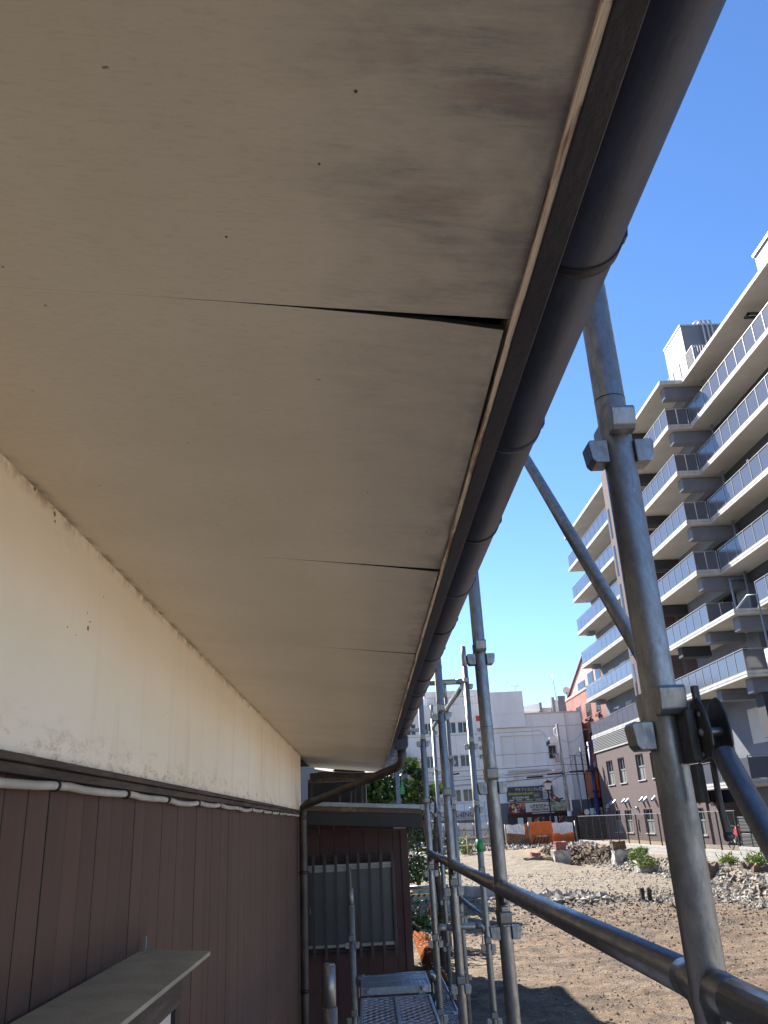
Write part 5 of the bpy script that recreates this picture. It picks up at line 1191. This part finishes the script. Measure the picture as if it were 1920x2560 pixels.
RB = thing("red_building", (24, 80, -2), "salmon red brick apartment house with a sloping pink upper storey beyond the white building", "building")
G().prism([(84.8, -2), (84.8, 11.05), (68, 11.05), (68, -2)], 'x', 21.0, 28).build("brick_wall", 'redbrick', RB)
G().prism([(84.6, 11.06), (77.2, 13.9), (68, 13.9), (68, 11.06)], 'x', 21.3, 28).build("upper_wall", 'pink', RB)
G().prism([(84.8, 11.08), (77.1, 14.0), (77.1, 14.12), (84.9, 11.2)], 'x', 21.15, 28.1).build("roof_edge", 'maroon', RB)
G().box(20.93, 20.998, 68, 84.8, 10.85, 11.06).build("parapet_band", 'pink', RB)
G().box(20.9, 20.998, 68, 84.8, 3.9, 4.3).build("parapet_band", 'pink', RB)
for (a, b, c, d) in ((79.2, 80.9, 8.4, 9.75), (75.6, 77.3, 8.3, 9.65), (82.8, 84.0, 8.8, 9.8), (72.5, 73.8, 8.3, 9.65), (79.2, 80.8, 5.6, 7.0), (75.6, 77.2, 5.6, 7.0), (82.6, 83.8, 5.6, 7.0)):
    W = G().box(20.95, 20.999, a, b, c, d).build("window", 'frame_white', RB); G().box(20.93, 20.948, a + .08, (a + b) / 2 - .03, c + .08, d - .06).box(20.93, 20.948, (a + b) / 2 + .03, b - .08, c + .08, d - .06).build("glass_pane", 'wglass', W); G().box(20.75, 20.928, a, b, c - .3, c - .1).build("planter_ledge", 'maroon', W)
for (a, b) in ((77.6, 80.2), (74.4, 76.3), (72.0, 73.6)):
    W = G().box(21.24, 21.298, a, b, 11.1, 12.3 if a < 77 else 11.95).build("window", 'frame_white', RB); G().box(21.22, 21.238, a + .1, b - .1, 11.2, 11.9 if a > 77 else 12.2).build("glass_pane", 'wglass', W)
ds = thing("satellite_dish", (22.1, 87.5, 12.3), "small round satellite dish on the roof left of the red building", "satellite dish")
G().tube((21.8, 87, 12.3), (21.85, 87.1, 12.35), .42, 20, .30).build("dish", 'hoard', ds); G().tube((21.8, 87.1, 11), (21.8, 87.1, 12.3), .05, 6).build("mast", 'galv', ds)
BB = thing("background_block", (20, 92, 8), "row of pale grey rooftop structures behind the white building", "building")
G().box(16, 27, 90, 96, -2, 11.0).build("wall", 'hoard', BB); G().prism([(16, 11.0), (19.3, 11.45), (19.3, 10.6), (16, 10.6)], 'y', 89.4, 96).build("sloped_roof", 'ac', BB)
G().box(19.2, 19.45, 89.3, 90, 9, 11.5).build("pier", 'greyband', BB); G().box(20.6, 20.9, 89.3, 90, 9, 12.0).build("pier", 'galv', BB); G().box(21.3, 22.1, 89.3, 90, 9, 12.1).build("pier", 'greyband', BB); G().box(20.9, 21.3, 89.5, 90, 9, 11.7).build("bay", 'ac', BB)
am = G().tube((21.3, 90, 11.8), (21.15, 90, 14.6), .035, 6); tag(am.build("roof_aerial", 'galv'), "tall thin mast rising behind the white building roofs", "mast")
an = thing("tv_aerial", (14.7, 79, 11.2), "small television aerial on the corner of the white stair tower", "aerial")
G().tube((14.7, 78.5, 11.1), (14.7, 78.5, 12.0), .025, 6).build("mast", 'galv', an); G().tube((14.2, 78.5, 11.8), (15.1, 78.5, 11.75), .02, 6).tube((14.35, 78.4, 11.65), (14.35, 78.4, 11.95), .015, 5).tube((14.9, 78.4, 11.6), (14.9, 78.4, 11.9), .015, 5).build("elements", 'galv', an)
DB = thing("dark_building", (0, 86, -2), "dark grey building edge behind the tree, left of the cream building", "building")
G().box(-12, 3.75, 77, 78.9, -2, 6.2).build("wall", 'greyband', DB)
OG = thing("orange_shop", (21, 74, -2), "orange shop sign block glimpsed between blue pole and brown wall", "shop")
G().box(19.75, 21.5, 73, 76, -2.0, -.35).build("base", 'orange_d', OG); G().box(19.7, 21.0, 73.2, 76, 1.2, 3.4).build("sign_block", 'orange_d', OG); G().box(19.75, 21.5, 73.1, 76, -.34, .35).build("white_band", 'ac', OG); G().box(19.9, 21, 73.3, 76, .36, 1.19).build("gap_wall", 'dark', OG)
bush((20.05, 72.5, -1.0), 1.3, 500, "bright green roadside bush beside the brown tiled corner", 41, .22, 'grass', zs=1.2)

# poles, lamp, wires
up = thing("utility_pole", (16.85, 72, -2.1), "concrete utility pole with grey boxes and insulators in front of the white building", "utility pole")
G().tube((16.95, 72, -2.1), (16.80, 72, 7.35), .17, 14, .11).build("shaft", 'polecon', up)
G().box(15.95, 16.65, 71.8, 72.1, 5.75, 6.25).build("switch_box", 'ac', up, .03); G().path([(16.7, 72, 6.3), (16.5, 72, 6.5), (16.5, 72, 6.95), (16.75, 72, 7.1)], .05, 6).build("support_arm", 'ac', up)
for i in range(3): G().tube((15.95, 71.9, 6.0 - i * .12), (15.65, 71.85, 5.8 - i * .12), .05, 6).build("insulator", 'black', up)
G().box(16.3, 16.62, 71.8, 72.1, 4.15, 4.75).tube((16.1, 71.9, 4.75), (16.6, 71.9, 4.85), .08, 8).build("transformer_box", 'polecon', up)
G().tube((16.2, 71.8, 3.48), (15.85, 71.7, 3.5), .13, 10, .09).tube((16.8, 72, 3.5), (16.2, 71.8, 3.48), .04, 6).build("street_light", 'ac', up)
G().box(16.72, 17.02, 71.78, 71.84, 1.5, 2.3).build("notice_plate", 'polecon', up); G().box(17.05, 17.2, 71.8, 71.84, .2, 1.6).build("white_banner", 'ac', up)
G().tube((16.9, 71.8, -2.1), (16.9, 71.8, .2), .185, 14).build("base_sleeve", 'ac', up)
up2 = thing("thin_utility_pole", (18.1, 72, -2.1), "thinner grey steel pole right of the concrete utility pole", "utility pole")
G().tube((18.1, 72, -2.1), (18.0, 72, 4.7), .12, 10, .07).build("shaft", 'galv', up2); G().box(17.5, 18.9, 71.95, 72.05, 4.62, 4.68).build("cross_arm", 'galv', up2)
bpz = thing("blue_pole", (19.38, 72, -2.1), "dark blue enamelled street pole with stub arms beside the brown wall", "pole")
G().tube((19.38, 72, -2.1), (19.38, 72, 5.7), .17, 12).tube((19.38, 72, -2.1), (19.38, 72, 1.2), .2, 12).build("shaft", 'bluepole', bpz)
G().box(19.0, 19.95, 71.9, 72.1, 5.25, 5.4).box(19.5, 19.9, 71.88, 72.12, 5.41, 5.75).build("top_arm", 'bluepole', bpz); G().box(19.15, 19.75, 71.8, 72.2, 3.3, 3.55).box(19.12, 19.7, 71.8, 72.2, 1.55, 1.75).build("collar", 'bluepole', bpz)
bk2 = G().tube((18.7, 72.3, 2.5), (18.65, 72.3, 5.3), .06, 6).tube((18.75, 72.3, -2.1), (18.7, 72.3, 2.5), .05, 6); tag(bk2.build("black_pole", 'black'), "thin black pole immediately left of the blue pole", "pole")
mr = thing("traffic_mirror", (18.2, 71, 0), "small white round traffic mirror above the far fence corner", "mirror"); G().tube((18.15, 71, -2.1), (18.15, 71, 0), .04, 6).build("post", 'ac', mr); G().tube((18.15, 70.9, .05), (18.15, 70.95, .05), .22, 16).build("mirror", 'ac', mr)
lmp = thing("street_lamp", (15.35, 71, -2.1), "old style black lantern street lamp with a small pennant in front of the billboard", "street lamp")
G().tube((15.15, 71, -2.1), (15.15, 71, 1.9), .09, 10, .06).tube((15.15, 71, -2.1), (15.15, 71, -1.2), .14, 10).build("post", 'black', lmp)
G().prism([(14.85, 2.5), (15.45, 2.5), (15.32, 1.95), (14.98, 1.95)], 'y', 70.8, 71.2).build("lantern_glass", 'hoard', lmp); G().prism([(14.72, 2.5), (15.58, 2.5), (15.25, 2.68), (15.05, 2.68)], 'y', 70.7, 71.3).tube((15.15, 71, 2.68), (15.15, 71, 2.78), .04, 8).box(14.97, 15.33, 70.8, 71.2, 1.88, 1.95).build("lantern_cap", 'black', lmp)
pn = thing("pennant_sign", (15.6, 71, 1.2), "tilted red and navy pennant hanging from the lantern lamp post", "pennant")
G().prism([(15.22, 1.62), (15.45, 1.60), (16.15, 1.15), (15.98, .88), (15.4, 1.22)], 'y', 70.98, 71.01).build("cloth", 'sign_pen' if 'sign_pen' in M else 'maroon', pn); G().prism([(15.85, 1.08), (16.0, 1.2), (16.15, 1.13), (15.99, .9)], 'y', 70.96, 70.978).build("tip", 'bluepole', pn); text("祭", .22, 'ink_white', pn, 15.5, 70.965, 1.2)
wires = [((-12, 6.7), (14.75, 6.84), 0, 'wire_g'), ((14.75, 6.84), (16.0, 5.95), -.35, 'wire_g'), ((-12, 4.86), (15.7, 5.0), 0, 'wire_g'), ((15.7, 5.0), (16.3, 4.75), 0, 'wire_g'), ((-12, 4.2), (16.75, 3.95), .25, 'wire'), ((-12, 3.55), (16.8, 3.25), .3, 'wire'), ((-12, 3.0), (16.8, 3.0), .35, 'wire'),
         ((-12, 3.85), (16.8, 3.4), .2, 'wire_g'), ((-12, 3.3), (16.7, 3.6), .5, 'wire_g'), ((-12, 2.6), (16.8, 3.1), .4, 'wire_g'), ((17.0, 6.0), (19.0, 6.75), .55, 'wire_g'), ((19.0, 6.75), (30, 7.1), 0, 'wire_g'), ((17.0, 4.4), (18.3, 4.9), .15, 'wire_g'), ((18.3, 4.9), (30, 5.3), 0, 'wire_g'),
         ((16.9, 3.95), (30, 4.1), .2, 'wire'), ((16.9, 3.3), (30, 3.5), .15, 'wire'), ((16.9, 3.1), (30, 3.3), .1, 'wire'), ((17.0, 2.9), (18.0, 4.6), -.2, 'wire_g'), ((12, 2.0), (16.8, 3.2), .35, 'wire'), ((18.1, 4.7), (20.5, 3.9), .4, 'wire_g')]
WL = ["topmost grey wire crossing the white building to the pole's switch box", "short wire dropping from the topmost line into the switch box insulators", "second grey wire from the top, crossing the recessed panel of the white building",
      "short grey wire end reaching the transformer box on the concrete pole", "uppermost black cable of the bundle left of the concrete pole", "black cable meeting the concrete pole just above its thick closure", "lowest thick black cable coming to the concrete pole from the left",
      "thin grey line between the black cables, left of the concrete pole", "sagging thin grey line crossing the black cables before the cream building", "lowest sagging grey line above the billboard", "looped wire hanging right of the switch box", "topmost wire running right past the blue pole",
      "short drooping wire between concrete pole and thinner steel pole", "wire running right from the thin steel pole top", "uppermost black cable right of the concrete pole", "middle black cable right of the concrete pole", "lowest black cable right of the concrete pole",
      "slanting thin wire rising to the thin steel pole's cross arm", "short black cable sagging over the billboard to the concrete pole", "white-looking drooping wire from the steel pole to the blue pole"]
for i, ((xa, za), (xb, zb), sg, m_) in enumerate(wires):
    pts = []; n = 14
    for k in range(n + 1): u = k / n; pts.append((xa + (xb - xa) * u, 71.9 - .01 * i, za + (zb - za) * u - sg * 4 * u * (1 - u)))
    tag(G().path(pts, .022 if m_ == 'wire' else .016, 5).build("overhead_wire", m_), WL[i], "wire", "overhead wires along the street")
for i, (a, b, z) in enumerate(((13.6, 15.0, 3.02), (15.4, 16.7, 3.2), (17.3, 18.6, 3.3), (18.7, 19.3, 3.32), (7.2, 7.9, 3.58))): tag(G().tube((a, 71.7, z), (b, 71.7, z + .05), .075, 8).build("cable_closure", 'wire'), ["thick black cable closure left of the concrete pole, lower", "thick black cable closure touching the concrete pole", "thick black cable closure between the two poles", "black cable closure by the blue pole", "small black cable closure before the cream building"][i], "cable closure", "cable closures on the wires")
